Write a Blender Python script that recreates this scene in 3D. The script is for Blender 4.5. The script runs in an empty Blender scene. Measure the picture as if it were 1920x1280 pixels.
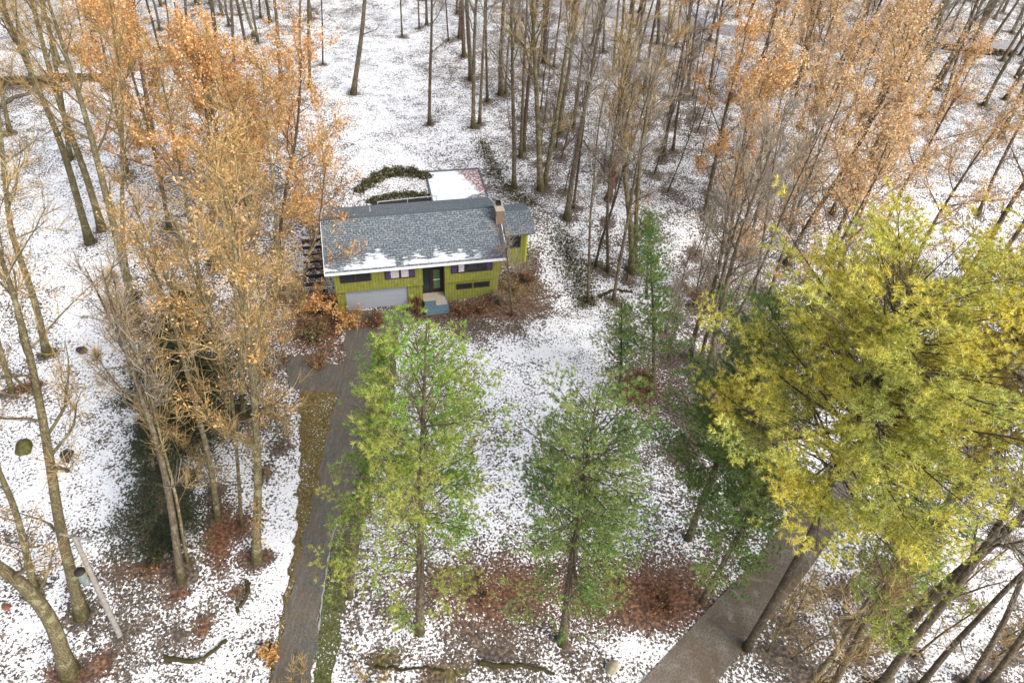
import bpy, bmesh, math, random
import numpy as np
from mathutils import Vector, Matrix
R_ = math.radians
sc = bpy.context.scene
col = sc.collection

# ------------------------------------------------------------------ camera, world, sun
CAM_H = 36.0; PITCH = R_(44); ROLL = math.atan2(90, 1280*math.tan(math.pi/2-PITCH))
_F = np.array([0, math.cos(PITCH), -math.sin(PITCH)]); _R0 = np.array([1., 0, 0]); _D0 = np.cross(_F, _R0)
_R = math.cos(ROLL)*_R0-math.sin(ROLL)*_D0; _D = math.sin(ROLL)*_R0+math.cos(ROLL)*_D0
_C = np.array([0, 0, CAM_H])
cam = bpy.data.cameras.new('camera'); camo = bpy.data.objects.new('camera', cam); col.objects.link(camo)
cam.sensor_width = 36; cam.lens = 24; cam.clip_start = .1; cam.clip_end = 6000
m = Matrix(((_R[0], -_D[0], -_F[0], 0), (_R[1], -_D[1], -_F[1], 0), (_R[2], -_D[2], -_F[2], CAM_H), (0, 0, 0, 1)))
camo.matrix_world = m
sc.camera = camo

world = bpy.data.worlds.new('World'); sc.world = world; world.use_nodes = True
nt = world.node_tree; nt.nodes.clear()
sky = nt.nodes.new('ShaderNodeTexSky'); sky.sky_type = 'NISHITA'; sky.sun_disc = False
SUN_EL, SUN_AZ = R_(38), R_(125)      # azimuth measured clockwise from +Y
sky.sun_elevation = SUN_EL; sky.sun_rotation = SUN_AZ; sky.air_density = 1.0; sky.dust_density = 3.0; sky.ozone_density = 1
bg = nt.nodes.new('ShaderNodeBackground'); bg.inputs[1].default_value = .15
out = nt.nodes.new('ShaderNodeOutputWorld')
hs = nt.nodes.new('ShaderNodeHueSaturation'); hs.inputs['Saturation'].default_value = .45      # thin high cloud greys the sky
nt.links.new(sky.outputs[0], hs.inputs['Color']); nt.links.new(hs.outputs[0], bg.inputs[0]); nt.links.new(bg.outputs[0], out.inputs[0])
sl = bpy.data.lights.new('sun', 'SUN'); sl.energy = 1.0; sl.angle = R_(28); sl.color = (1, .95, .86)
so = bpy.data.objects.new('sun', sl); col.objects.link(so)
so.rotation_euler = (math.pi/2-SUN_EL, 0, -SUN_AZ+math.pi)
sc.view_settings.view_transform = 'Standard'; sc.view_settings.look = 'None'
sc.view_settings.exposure = 1.2; sc.view_settings.gamma = 1
sc.render.resolution_x = 1024; sc.render.resolution_y = 682
sc.cycles.max_bounces = 5; sc.cycles.transparent_max_bounces = 4

# ------------------------------------------------------------------ terrain function and pixel helpers
HX, HY, HYAW = -13.6, 39.3, .256      # front left corner of the house and its heading
cH, sH = math.cos(HYAW), math.sin(HYAW)
def loc2w(u, v, z=0): return (HX+cH*u-sH*v, HY+sH*u+cH*v, z)
def sstep(a, b, x):
    t = np.clip((x-a)/(b-a), 0, 1); return t*t*(3-2*t)
def terr(x, y):
    x = np.asarray(x, float); y = np.asarray(y, float)
    u = cH*(x-HX)+sH*(y-HY); v = -sH*(x-HX)+cH*(y-HY)
    z = 2.2*sstep(.6, 7.5, v)*(1-.0*u)
    und = .22*np.sin(x*.23+1.3)*np.sin(y*.19+.4)+.12*np.sin(x*.61+y*.37)
    far = np.clip((np.hypot(x, y-40)-22)/25, 0, 1)
    z = z+und*(.25+.75*far)*sstep(-40, 20, y+30)
    z = z+sstep(10, 13, u)*.5*sstep(-3, 1, v)*(1-sstep(16, 26, u))*(1-sstep(8, 14, v))
    return z
def ray(x, y):
    d = (x-960)/1280*_R+(y-640)/1280*_D+_F; return d/np.linalg.norm(d)
def at(x, y, dz=0):
    """point on the terrain seen at photo pixel x, y (1920 wide)"""
    d = ray(x, y); z = 0
    for _ in range(12):
        P = _C+d*((z+dz-CAM_H)/d[2]); z = float(terr(P[0], P[1]))
    return P
def above(B, x, y):
    """point nearest to the plumb line over B on the sight line through x, y"""
    d = ray(x, y); w = _C-B; t = -(d[:2]@w[:2])/(d[:2]@d[:2]); return _C+d*t
def proj(P):
    v = P-_C; z = v@_F; return 960+1280*(v@_R)/z, 640+1280*(v@_D)/z

# ------------------------------------------------------------------ object helpers
def link(name, me, mats, parent=None):
    o = bpy.data.objects.new(name, me)
    if mats is not None:
        for mm in (mats if isinstance(mats, (list, tuple)) else [mats]):
            me.materials.append(mm)
    col.objects.link(o)
    if parent is not None: o.parent = parent
    return o
def tag(o, label=None, cat=None, group=None, kind=None):
    if label: o['label'] = label
    if cat: o['category'] = cat
    if group: o['group'] = group
    if kind: o['kind'] = kind
    return o
def empty(name, loc=(0, 0, 0), rz=0):
    o = bpy.data.objects.new(name, None); col.objects.link(o); o.location = loc; o.rotation_euler = (0, 0, rz); o.empty_display_size = .3
    return o
def mesh_np(name, V, F, smooth=False, mat_idx=None):
    """V (n,3); F list of int arrays (k,3) or (k,4)"""
    me = bpy.data.meshes.new(name); V = np.asarray(V, np.float32)
    me.vertices.add(len(V)); me.vertices.foreach_set('co', V.ravel())
    F = [np.asarray(f, np.int32) for f in F if len(f)]
    ls = np.concatenate([f.ravel() for f in F]); cnt = np.concatenate([np.full(len(f), f.shape[1], np.int32) for f in F])
    st = np.concatenate([[0], np.cumsum(cnt)[:-1]]).astype(np.int32)
    me.loops.add(len(ls)); me.loops.foreach_set('vertex_index', ls)
    me.polygons.add(len(cnt)); me.polygons.foreach_set('loop_start', st); me.polygons.foreach_set('loop_total', cnt)
    if smooth: me.polygons.foreach_set('use_smooth', np.ones(len(cnt), bool))
    if mat_idx is not None: me.polygons.foreach_set('material_index', mat_idx)
    me.update(calc_edges=True); me.validate()
    return me
class Tubes:
    def __init__(s): s.V = []; s.F = []; s.n = 0
    def add(s, P, r, k=4):
        P = np.asarray(P, float); n = len(P); r = np.broadcast_to(np.asarray(r, float), (n,))
        T = np.gradient(P, axis=0); T /= np.linalg.norm(T, axis=1)[:, None]+1e-9
        a = np.array([1., 0, 0]) if abs(T[0][0]) < .8 else np.array([0, 1., 0])
        U = np.cross(T, a); U /= np.linalg.norm(U, axis=1)[:, None]+1e-9; W = np.cross(T, U)
        th = np.arange(k)*2*math.pi/k
        ring = P[:, None, :]+r[:, None, None]*(np.cos(th)[None, :, None]*U[:, None, :]+np.sin(th)[None, :, None]*W[:, None, :])
        i = np.arange(n-1)[:, None]*k; j = np.arange(k)[None, :]; j2 = (j+1) % k
        F = np.stack([i+j, i+j2, i+k+j2, i+k+j], -1).reshape(-1, 4)+s.n
        s.V.append(ring.reshape(-1, 3)); s.F.append(F); s.n += n*k
    def build(s, name, smooth=True):
        return mesh_np(name, np.concatenate(s.V), [np.concatenate(s.F)], smooth)
class MB:
    """boxes and free polygons collected into one mesh"""
    def __init__(s): s.v = []; s.f = []
    def box(s, x0, x1, y0, y1, z0, z1):
        n = len(s.v)
        s.v += [(x0, y0, z0), (x1, y0, z0), (x1, y1, z0), (x0, y1, z0), (x0, y0, z1), (x1, y0, z1), (x1, y1, z1), (x0, y1, z1)]
        s.f += [tuple(n+i for i in q) for q in ((0, 3, 2, 1), (4, 5, 6, 7), (0, 1, 5, 4), (1, 2, 6, 5), (2, 3, 7, 6), (3, 0, 4, 7))]
        return s
    def hexa(s, pts):
        n = len(s.v); s.v += [tuple(p) for p in pts]
        s.f += [tuple(n+i for i in q) for q in ((0, 3, 2, 1), (4, 5, 6, 7), (0, 1, 5, 4), (1, 2, 6, 5), (2, 3, 7, 6), (3, 0, 4, 7))]
        return s
    def poly(s, pts):
        n = len(s.v); s.v += [tuple(p) for p in pts]; s.f.append(tuple(range(n, n+len(pts)))); return s
    def build(s, name, mat, parent=None, bevel=0):
        me = bpy.data.meshes.new(name); me.from_pydata(s.v, [], s.f); me.update()
        o = link(name, me, mat, parent)
        if bevel:
            b = o.modifiers.new('bevel', 'BEVEL'); b.width = bevel; b.segments = 2
        return o

# ------------------------------------------------------------------ materials
def newmat(name, rough=.85, spec=.2):
    mt = bpy.data.materials.new(name); mt.use_nodes = True
    b = mt.node_tree.nodes['Principled BSDF']; b.inputs['Roughness'].default_value = rough; b.inputs['Specular IOR Level'].default_value = spec
    return mt, mt.node_tree, b
def N(nt, t, **kw):
    n = nt.nodes.new(t)
    for k, v in kw.items():
        if k[0] == 'i' and k[1:].isdigit(): n.inputs[int(k[1:])].default_value = v
        elif k in n.inputs.keys() if hasattr(n.inputs, 'keys') else False: n.inputs[k].default_value = v
        else: setattr(n, k, v)
    return n
def noise(nt, scale, detail=2, rough=.5, vec=None, dist=0):
    n = nt.nodes.new('ShaderNodeTexNoise'); n.inputs['Scale'].default_value = scale; n.inputs['Detail'].default_value = detail
    n.inputs['Roughness'].default_value = rough; n.inputs['Distortion'].default_value = dist
    if vec is not None: nt.links.new(vec, n.inputs['Vector'])
    return n.outputs['Fac']
def coord(nt, kind='Object', scale=None):
    t = nt.nodes.new('ShaderNodeTexCoord').outputs[kind]
    if scale:
        mp = nt.nodes.new('ShaderNodeMapping'); mp.inputs['Scale'].default_value = scale; nt.links.new(t, mp.inputs[0]); t = mp.outputs[0]
    return t
def ramp(nt, fac, stops, interp='LINEAR'):
    r = nt.nodes.new('ShaderNodeValToRGB'); r.color_ramp.interpolation = interp
    e = r.color_ramp.elements
    while len(e) < len(stops): e.new(.5)
    for i, (p, c) in enumerate(stops):
        e[i].position = p; e[i].color = (*c, 1) if len(c) == 3 else c
    nt.links.new(fac, r.inputs[0]); return r.outputs[0]
def math_(nt, op, a, b=None, clamp=False):
    n = nt.nodes.new('ShaderNodeMath'); n.operation = op; n.use_clamp = clamp
    for i, v in enumerate((a, b)):
        if v is None: continue
        if isinstance(v, (int, float)): n.inputs[i].default_value = v
        else: nt.links.new(v, n.inputs[i])
    return n.outputs[0]
def mrange(nt, v, a, b, c=0, d=1):
    n = nt.nodes.new('ShaderNodeMapRange'); n.inputs[1].default_value = a; n.inputs[2].default_value = b; n.inputs[3].default_value = c; n.inputs[4].default_value = d
    nt.links.new(v, n.inputs[0]); return n.outputs[0]
def mix(nt, fac, a, b):
    n = nt.nodes.new('ShaderNodeMix'); n.data_type = 'RGBA'
    if isinstance(fac, (int, float)): n.inputs[0].default_value = fac
    else: nt.links.new(fac, n.inputs[0])
    for i, v in ((6, a), (7, b)):
        if isinstance(v, tuple): n.inputs[i].default_value = (*v, 1)
        else: nt.links.new(v, n.inputs[i])
    return n.outputs[2]
def bump(nt, b, h, strength=.5, dist=.05):
    n = nt.nodes.new('ShaderNodeBump'); n.inputs['Strength'].default_value = strength; n.inputs['Distance'].default_value = dist
    nt.links.new(h, n.inputs['Height']); nt.links.new(n.outputs[0], b.inputs['Normal'])
def attr(nt, name):
    n = nt.nodes.new('ShaderNodeAttribute'); n.attribute_name = name; return n.outputs['Fac']

SNOW = (.86, .90, .96)
# ground: wet snow with leaf litter showing through, moss and rust coloured needle patches
M_ground, nt, b = newmat('snowy_ground', .75, .3)
tc = coord(nt)
fine = noise(nt, 6.6, 4, .68, tc); med = noise(nt, 1.1, 3, .6, tc); big = noise(nt, .12, 3, .55, tc); vf = noise(nt, 9, 2, .6, tc)
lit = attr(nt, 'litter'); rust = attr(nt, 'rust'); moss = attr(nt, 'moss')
v1 = math_(nt, 'ADD', math_(nt, 'MULTIPLY', fine, .62), math_(nt, 'ADD', math_(nt, 'MULTIPLY', vf, .28), math_(nt, 'MULTIPLY', med, .16)))
big2 = noise(nt, .45, 2, .5, tc)
v1 = math_(nt, 'ADD', v1, math_(nt, 'ADD', math_(nt, 'MULTIPLY', math_(nt, 'SUBTRACT', big, .5), .14), math_(nt, 'MULTIPLY', math_(nt, 'SUBTRACT', big2, .5), .16)))
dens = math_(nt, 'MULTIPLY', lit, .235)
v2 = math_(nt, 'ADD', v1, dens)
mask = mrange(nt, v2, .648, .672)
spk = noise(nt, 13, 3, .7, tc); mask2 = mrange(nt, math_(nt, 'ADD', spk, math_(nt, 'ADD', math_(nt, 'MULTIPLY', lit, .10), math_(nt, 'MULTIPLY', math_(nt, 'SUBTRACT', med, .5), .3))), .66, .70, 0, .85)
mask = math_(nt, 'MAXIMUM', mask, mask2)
cn = noise(nt, 5.5, 2, .6, tc)
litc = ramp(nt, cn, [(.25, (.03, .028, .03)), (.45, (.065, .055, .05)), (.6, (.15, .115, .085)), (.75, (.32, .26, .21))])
rustc = ramp(nt, cn, [(.3, (.04, .016, .01)), (.5, (.13, .048, .022)), (.7, (.28, .13, .06))])
mossc = ramp(nt, cn, [(.3, (.03, .035, .006)), (.5, (.10, .10, .018)), (.7, (.22, .18, .04))])
c = mix(nt, rust, litc, rustc); c = mix(nt, moss, c, mossc)
snowc = ramp(nt, med, [(.3, (.80, .80, .81)), (.65, (.92, .915, .91))])
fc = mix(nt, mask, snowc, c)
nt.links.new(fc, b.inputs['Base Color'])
bump(nt, b, math_(nt, 'ADD', fine, med), .55, .12)

M_asphalt, nt, b = newmat('asphalt', .9, .2)
tc = coord(nt); n1 = noise(nt, 14, 3, .7, tc); n2 = noise(nt, .6, 3, .6, tc); n3 = noise(nt, 4, 3, .65, tc)
c = ramp(nt, n1, [(.3, (.05, .046, .04)), (.7, (.145, .137, .112))]); c = mix(nt, mrange(nt, n2, .45, .7, 0, .6), c, (.15, .105, .075))
c = mix(nt, mrange(nt, n3, .60, .64, 0, .85), c, (.19, .12, .06)); n6 = noise(nt, 3, 3, .8, coord(nt, 'Object', (2.2, .25, 1))); c = mix(nt, mrange(nt, n6, .5, .7, 0, .5), c, (.20, .195, .18)); n7 = noise(nt, 22, 2, .6, tc); c = mix(nt, mrange(nt, n7, .66, .70, 0, .8), c, (.30, .22, .12))
nt.links.new(c, b.inputs['Base Color']); bump(nt, b, n1, .4, .02)
M_road, nt, b = newmat('gravel_road', .95, .15)
tc = coord(nt); n1 = noise(nt, 11, 3, .7, tc); n2 = noise(nt, .5, 3, .6, tc)
c = ramp(nt, n1, [(.3, (.085, .07, .055)), (.7, (.21, .18, .145))]); c = mix(nt, mrange(nt, n2, .42, .6, 0, .65), c, (.10, .072, .048)); n3 = noise(nt, 1.6, 4, .75, tc); c = mix(nt, mrange(nt, n3, .55, .7, 0, .6), c, (.27, .25, .22)); n4 = noise(nt, 13, 3, .7, tc); c = mix(nt, mrange(nt, n4, .62, .66, 0, .8), c, (.10, .05, .025))
nt.links.new(c, b.inputs['Base Color']); bump(nt, b, n1, .5, .03)
M_road2, nt, b = newmat('worn_road', .95, .15)
tc = coord(nt); n1 = noise(nt, 3, 3, .7, tc)
c = ramp(nt, n1, [(.35, (.22, .20, .20)), (.65, (.42, .40, .40))]); nt.links.new(c, b.inputs['Base Color'])
def grass_mat(name, a, b_, c_, snow=.02):
    mt, nt, b = newmat(name, .95, .1); tc = coord(nt); n1 = noise(nt, 6, 3, .7, tc); n2 = noise(nt, .7, 2, .5, tc)
    c = ramp(nt, n1, [(.3, a), (.5, b_), (.72, c_)]); c = mix(nt, mrange(nt, n2, .4, .7, 0, .5), c, b_); n5 = noise(nt, 9, 3, .7, tc); c = mix(nt, mrange(nt, n5, .60, .64, 0, .8), c, (.16, .09, .04)); c = mix(nt, mrange(nt, math_(nt, 'ADD', n5, math_(nt, 'MULTIPLY', n2, .25)), .75, .78, 0, .8), c, (.8, .81, .82))
    nt.links.new(c, b.inputs['Base Color']); bump(nt, b, n1, .8, .06); return mt
M_verge = grass_mat('dormant_grass', (.05, .035, .012), (.12, .09, .03), (.24, .18, .08))
M_verge2 = grass_mat('green_grass', (.025, .035, .012), (.075, .085, .03), (.17, .15, .07))

def bark_mat(name, dark, mid, light, lich=(.30, .29, .20), foot=(.05, .045, .015)):
    mt, nt, b = newmat(name, .95, .1); tc = coord(nt, 'Object', (7, 7, 1.3)); n1 = noise(nt, 2.6, 4, .75, tc)
    tc2 = coord(nt); n2 = noise(nt, 2.2, 4, .75, tc2); n3 = noise(nt, 16, 2, .7, tc2); n4 = noise(nt, .5, 2, .5, tc2)
    inf = nt.nodes.new('ShaderNodeObjectInfo').outputs['Random']
    c = ramp(nt, n1, [(.32, dark), (.5, mid), (.68, light)]); c = mix(nt, mrange(nt, n2, .53, .6, 0, .8), c, lich)
    c = mix(nt, mrange(nt, n3, .52, .68, 0, .8), c, dark); c = mix(nt, mrange(nt, n4, .5, .65, 0, .35), c, dark)
    sx = nt.nodes.new('ShaderNodeSeparateXYZ'); nt.links.new(tc2, sx.inputs[0])
    c = mix(nt, mrange(nt, math_(nt, 'ADD', sx.outputs[2], math_(nt, 'MULTIPLY', n2, 1.6)), .9, 2.2, .85, 0), c, foot)
    hs = nt.nodes.new('ShaderNodeHueSaturation'); nt.links.new(c, hs.inputs['Color']); nt.links.new(mrange(nt, inf, 0, 1, .7, 1.15), hs.inputs['Value'])
    nt.links.new(hs.outputs[0], b.inputs['Base Color']); bump(nt, b, n1, .9, .06); return mt
M_bark = bark_mat('grey_bark', (.05, .037, .026), (.13, .10, .07), (.27, .22, .155), (.24, .215, .14))
M_barkb = bark_mat('brown_bark', (.035, .023, .017), (.10, .07, .048), (.20, .15, .11), (.16, .13, .09))
M_barkl = bark_mat('lichened_bark', (.06, .047, .024), (.165, .135, .075), (.30, .26, .16), (.36, .33, .19))
def twig_mat(name, a, b_):
    mt, nt, b = newmat(name, .9, .15)
    g = nt.nodes.new('ShaderNodeNewGeometry').outputs['Random Per Island']; c = ramp(nt, g, [(0, a), (1, b_)])
    nt.links.new(c, b.inputs['Base Color']); return mt
M_twig_tan = twig_mat('tan_twigs', (.15, .09, .04), (.64, .46, .21))
M_twig_grey = twig_mat('grey_twigs', (.13, .105, .085), (.46, .40, .31))
M_twig_dark = twig_mat('dark_twigs', (.09, .07, .055), (.34, .27, .20))
M_twig_red = twig_mat('reddish_twigs', (.07, .035, .022), (.26, .17, .11))
def leaf_mat(name, stops, scale=.5, mixf=.45, alt=None, rough=.6):
    mt, nt, b = newmat(name, rough, .25)
    g = nt.nodes.new('ShaderNodeNewGeometry').outputs['Random Per Island']
    c = ramp(nt, g, stops)
    if alt:
        tc = coord(nt); n = noise(nt, scale, 2, .5, tc); c2 = ramp(nt, g, alt); n8 = noise(nt, 2.2, 2, .5, tc); c = mix(nt, mrange(nt, math_(nt, 'ADD', math_(nt, 'MULTIPLY', n, .7), math_(nt, 'MULTIPLY', n8, .3)), .38, .62), c, c2)
    nt.links.new(c, b.inputs['Base Color'])
    tr = nt.nodes.new('ShaderNodeBsdfTranslucent'); nt.links.new(c, tr.inputs[0])
    ms = nt.nodes.new('ShaderNodeMixShader'); ms.inputs[0].default_value = .3
    nt.links.new(b.outputs[0], ms.inputs[1]); nt.links.new(tr.outputs[0], ms.inputs[2])
    nt.links.new(ms.outputs[0], nt.nodes['Material Output'].inputs[0]); return mt
M_orange = leaf_mat('orange_leaves', [(0, (.26, .11, .04)), (.35, (.62, .29, .10)), (.7, (.80, .47, .18)), (1, (.90, .70, .38))])
M_peach = leaf_mat('pale_orange_leaves', [(0, (.38, .20, .08)), (.5, (.76, .47, .21)), (1, (.90, .72, .44))])
M_goldleaf = leaf_mat('tan_orange_leaves', [(0, (.26, .13, .045)), (.5, (.62, .34, .11)), (1, (.80, .54, .24))])
M_rustleaf = leaf_mat('rust_leaves', [(0, (.08, .035, .018)), (.5, (.22, .10, .05)), (1, (.42, .25, .13))])
M_pine = leaf_mat('green_pine_needles', [(0, (.05, .14, .015)), (.5, (.16, .33, .04)), (1, (.38, .55, .12))], .35, .5,
                  [(0, (.18, .20, .03)), (.5, (.50, .50, .10)), (1, (.80, .70, .28))])
M_pine2 = leaf_mat('deep_green_pine_needles', [(0, (.04, .11, .02)), (.5, (.11, .26, .05)), (1, (.30, .46, .16))], .3, .5,
                   [(0, (.10, .15, .03)), (.5, (.28, .34, .09)), (1, (.6, .58, .24))])
M_gold = leaf_mat('golden_pine_needles', [(0, (.40, .30, .03)), (.5, (.90, .74, .06)), (1, (.98, .92, .36))], .28, .5,
                  [(0, (.14, .18, .025)), (.5, (.42, .47, .09)), (1, (.78, .78, .3))])
M_gold2 = leaf_mat('amber_pine_needles', [(0, (.42, .29, .02)), (.5, (.92, .70, .05)), (1, (.98, .88, .3))], .22, .5,
                   [(0, (.22, .22, .02)), (.5, (.58, .52, .06)), (1, (.85, .78, .25))])
M_spruce = leaf_mat('dark_spruce_needles', [(0, (.012, .02, .01)), (.5, (.035, .05, .025)), (1, (.10, .12, .065))])
M_ivy = leaf_mat('evergreen_ground_leaves', [(0, (.02, .025, .008)), (.5, (.07, .075, .02)), (.8, (.17, .14, .05)), (1, (.55, .5, .42))])

# ------------------------------------------------------------------ ground sheet
def gauss_map(px, py, blobs, base=0.0):
    o = np.full(px.shape, base)
    for (cx, cy, rx, ry, a) in blobs:
        g = np.exp(-(((px-cx)/rx)**2+((py-cy)/ry)**2))
        o = o+g*(a-o)
    return o
xs = np.concatenate([-np.geomspace(2500, 72, 16)[:-1], np.arange(-72, 90, .42), np.geomspace(92, 2500, 16)])
ys = np.concatenate([-np.geomspace(2500, 12, 10)[:-1], np.arange(-10, 62, .42), np.arange(62, 130, .8), np.geomspace(132, 2800, 18)])
GX, GY = np.meshgrid(xs, ys); GZ = terr(GX, GY)
V = np.stack([GX, GY, GZ], -1).reshape(-1, 3); nx, ny = len(xs), len(ys)
ii, jj = np.meshgrid(np.arange(nx-1), np.arange(ny-1)); q = (jj*nx+ii).ravel()
me = mesh_np('ground', V, [np.stack([q, q+1, q+nx+1, q+nx], -1)], True)
V0 = V.copy(); P = V-_C; dz = P@_F; ok = dz > 4; dzs = np.where(ok, dz, 4)
PX = 960+1280*(P@_R)/dzs; PY = 640+1280*(P@_D)/dzs; PX[~ok] = -3000; PY[~ok] = 3000
LIT = [(740, 230, 170, 190, .36), (700, 120, 90, 60, .4), (830, 170, 60, 60, .45), (150, 500, 170, 330, .36), (120, 900, 150, 120, .36), (240, 1150, 220, 120, .62), (60, 1180, 80, 120, .35),
       (450, 900, 110, 200, .5), (500, 1080, 60, 110, .5), (440, 1200, 80, 90, .45), (540, 1000, 40, 150, .2),
       (1080, 620, 120, 130, .34), (1000, 740, 130, 80, .38), (1180, 640, 40, 80, .6), (1060, 470, 50, 90, .3), (960, 640, 70, 50, .35), (900, 610, 90, 30, .95),
       (1000, 560, 60, 60, .6), (860, 950, 150, 110, .40), (1000, 950, 200, 70, .45), (1150, 840, 80, 50, .5), (1250, 880, 60, 80, .55),
       (1050, 1120, 260, 60, .95), (900, 1090, 100, 45, 1.05), (1240, 1120, 90, 60, 1.2), (760, 1220, 80, 40, .35), (960, 1220, 200, 45, .82), (1180, 1210, 60, 40, .4), (1210, 1160, 40, 20, 1.1),
       (1500, 1200, 90, 60, .75), (1700, 1220, 120, 80, .45), (1850, 1120, 120, 120, .36), (1750, 1020, 90, 60, .3), (1850, 520, 100, 120, .35),
       (1190, 730, 45, 35, 1.5), (600, 640, 60, 60, 1.0), (420, 650, 120, 150, .7), (430, 400, 160, 160, .75), (1040, 300, 110, 140, .72), (1150, 400, 100, 120, .5),
       (1000, 150, 150, 80, .7), (1420, 600, 120, 160, .75), (1300, 740, 80, 120, .85), (1300, 300, 120, 140, .7), (1400, 50, 60, 30, .2),
       (345, 1030, 40, 40, .7), (410, 1010, 22, 55, 1.6), (483, 1045, 34, 12, 1.5), (445, 990, 20, 30, .95), (270, 1070, 60, 14, 1.2), (285, 1000, 25, 18, 1.2), (335, 1115, 14, 12, 1.4), (443, 1110, 14, 12, 1.4), (380, 1175, 12, 20, 1.4), (335, 1195, 18, 12, 1.3),
       (130, 1265, 45, 18, 1.4), (195, 1240, 14, 18, 1.3), (224, 1190, 14, 6, 1.3), (720, 1235, 30, 18, 1.3), (830, 1262, 45, 16, 1.3), (500, 1220, 14, 14, 1.3), (940, 1205, 30, 20, .9),
       (870, 580, 120, 14, 1.6), (960, 545, 55, 30, 1.4), (985, 500, 30, 30, 1.2), (790, 590, 40, 12, 1.4), (600, 590, 40, 30, 1.5), (30, 160, 60, 12, 1.2)]
lit = gauss_map(PX, PY, LIT, .58)
# leaves collect in small drifts, independent of the camera
rs = np.sin(V[:, 0]*1.7+np.sin(V[:, 1]*1.1)*2)*np.sin(V[:, 1]*1.9+np.sin(V[:, 0]*.8)*2)
lit = lit+.07*rs
RUST = [(1190, 730, 50, 40, 1), (410, 1010, 25, 60, 1), (483, 1045, 36, 12, .9), (335, 1115, 20, 14, 1), (443, 1110, 20, 14, .7), (380, 1175, 16, 22, 1), (600, 620, 70, 60, .9), (1240, 1120, 110, 60, .9),
        (1050, 1110, 260, 70, .75), (900, 1110, 110, 50, .8), (270, 1070, 60, 20, .6), (130, 1265, 50, 20, .9), (195, 1240, 16, 20, 1), (445, 990, 30, 30, .8), (870, 580, 140, 20, .6), (960, 540, 60, 40, .6), (720, 1235, 30, 18, .5), (830, 1262, 50, 18, .5)]
MOSS = [(150, 1000, 60, 60, .1), (130, 1150, 20, 10, .6), (720, 1240, 24, 18, .7), (850, 1265, 30, 14, .8), (380, 1020, 10, 10, .4), (960, 540, 50, 25, .4)]
for nm, arr in (('litter', lit), ('rust', gauss_map(PX, PY, RUST, .08)), ('moss', gauss_map(PX, PY, MOSS, .05))):
    a = me.attributes.new(nm, 'FLOAT', 'POINT'); a.data.foreach_set('value', arr.astype(np.float32))
tag(link('ground', me, M_ground), kind='structure')

# ------------------------------------------------------------------ drives and roads (strips laid on the ground)
def resample(P, n):
    P = np.asarray(P, float); d = np.r_[0, np.cumsum(np.linalg.norm(np.diff(P, axis=0), axis=1))]
    t = np.linspace(0, d[-1], n)
    # smooth with a cubic-ish interpolation
    out = np.stack([np.interp(t, d, P[:, k]) for k in range(P.shape[1])], -1)
    for _ in range(max(2, n//12)):
        out[1:-1] = (out[:-2]+2*out[1:-1]+out[2:])/4
    return out
def strip(name, left, right, mat, dz, n=90, m=9, kind='structure', wob=.12, thick=0):
    L = resample([at(*p)[:2] for p in left], n); Rr = resample([at(*p)[:2] for p in right], n)
    rng = np.random.default_rng(len(name)+n)
    t = np.linspace(0, 1, m)[None, :, None]
    G = L[:, None, :]*(1-t)+Rr[:, None, :]*t
    s = np.arange(n)
    G[:, 0, :] += (wob*np.sin(s*.9)+wob*rng.uniform(-1, 1, n))[:, None]*.6; G[:, -1, :] += (wob*np.cos(s*.7)+wob*rng.uniform(-1, 1, n))[:, None]*.6
    Z = terr(G[..., 0], G[..., 1])+dz
    V = np.concatenate([G, Z[..., None]], -1).reshape(-1, 3)
    ii, jj = np.meshgrid(np.arange(m-1), np.arange(n-1)); q = (jj*m+ii).ravel()
    o = link(name, mesh_np(name, V, [np.stack([q, q+1, q+m+1, q+m], -1)], True), mat)
    return tag(o, kind=kind)
strip('grass_verge', [(585, 716), (560, 735), (561, 760), (563, 800), (561, 880), (557, 980), (546, 1060), (531, 1130), (524, 1180), (512, 1230), (500, 1300)],
      [(600, 716), (636, 735), (625, 780), (615, 830), (600, 900), (580, 980), (562, 1060), (545, 1130), (534, 1180), (520, 1230), (505, 1300)], M_verge, .035)
strip('grass_verge', [(690, 620), (688, 740), (686, 800), (668, 900), (625, 1000), (610, 1080), (600, 1130), (594, 1200), (585, 1300)],
      [(752, 606), (746, 660), (740, 740), (728, 800), (702, 900), (690, 960), (674, 1020), (652, 1110), (640, 1170), (622, 1300)], M_verge2, .035)
strip('driveway', [(640, 583), (648, 625), (646, 668), (640, 720), (622, 780), (610, 830), (597, 900), (574, 990), (556, 1060), (541, 1130), (531, 1180), (517, 1230), (500, 1310)],
      [(788, 583), (752, 612), (735, 660), (712, 720), (700, 780), (690, 830), (672, 900), (628, 990), (612, 1070), (602, 1130), (595, 1190), (590, 1240), (580, 1310)], M_asphalt, .05)
strip('parking_pad', [(560, 664), (546, 672), (538, 690), (538, 708), (552, 730)], [(648, 690), (650, 700), (650, 712), (648, 726), (640, 738)], M_asphalt, .046, 16, 7)
strip('road', [(1180, 1300), (1240, 1238), (1300, 1172), (1344, 1124), (1408, 1062), (1468, 984), (1522, 910), (1580, 850), (1680, 780), (1800, 710), (2000, 620)],
      [(1330, 1300), (1372, 1240), (1410, 1198), (1478, 1119), (1535, 1045), (1576, 978), (1633, 900), (1700, 850), (1800, 790), (1920, 720), (2060, 660)], M_road, .05)
strip('road', [(700, -62), (860, -30), (960, -12), (1080, 0), (1300, 38), (1450, 56), (1650, 70), (1850, 75), (2200, 80)],
      [(700, -46), (860, -14), (960, 5), (1080, 22), (1300, 62), (1450, 82), (1650, 96), (1850, 104), (2200, 110)], M_road2, .06, 60, 5)
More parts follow.
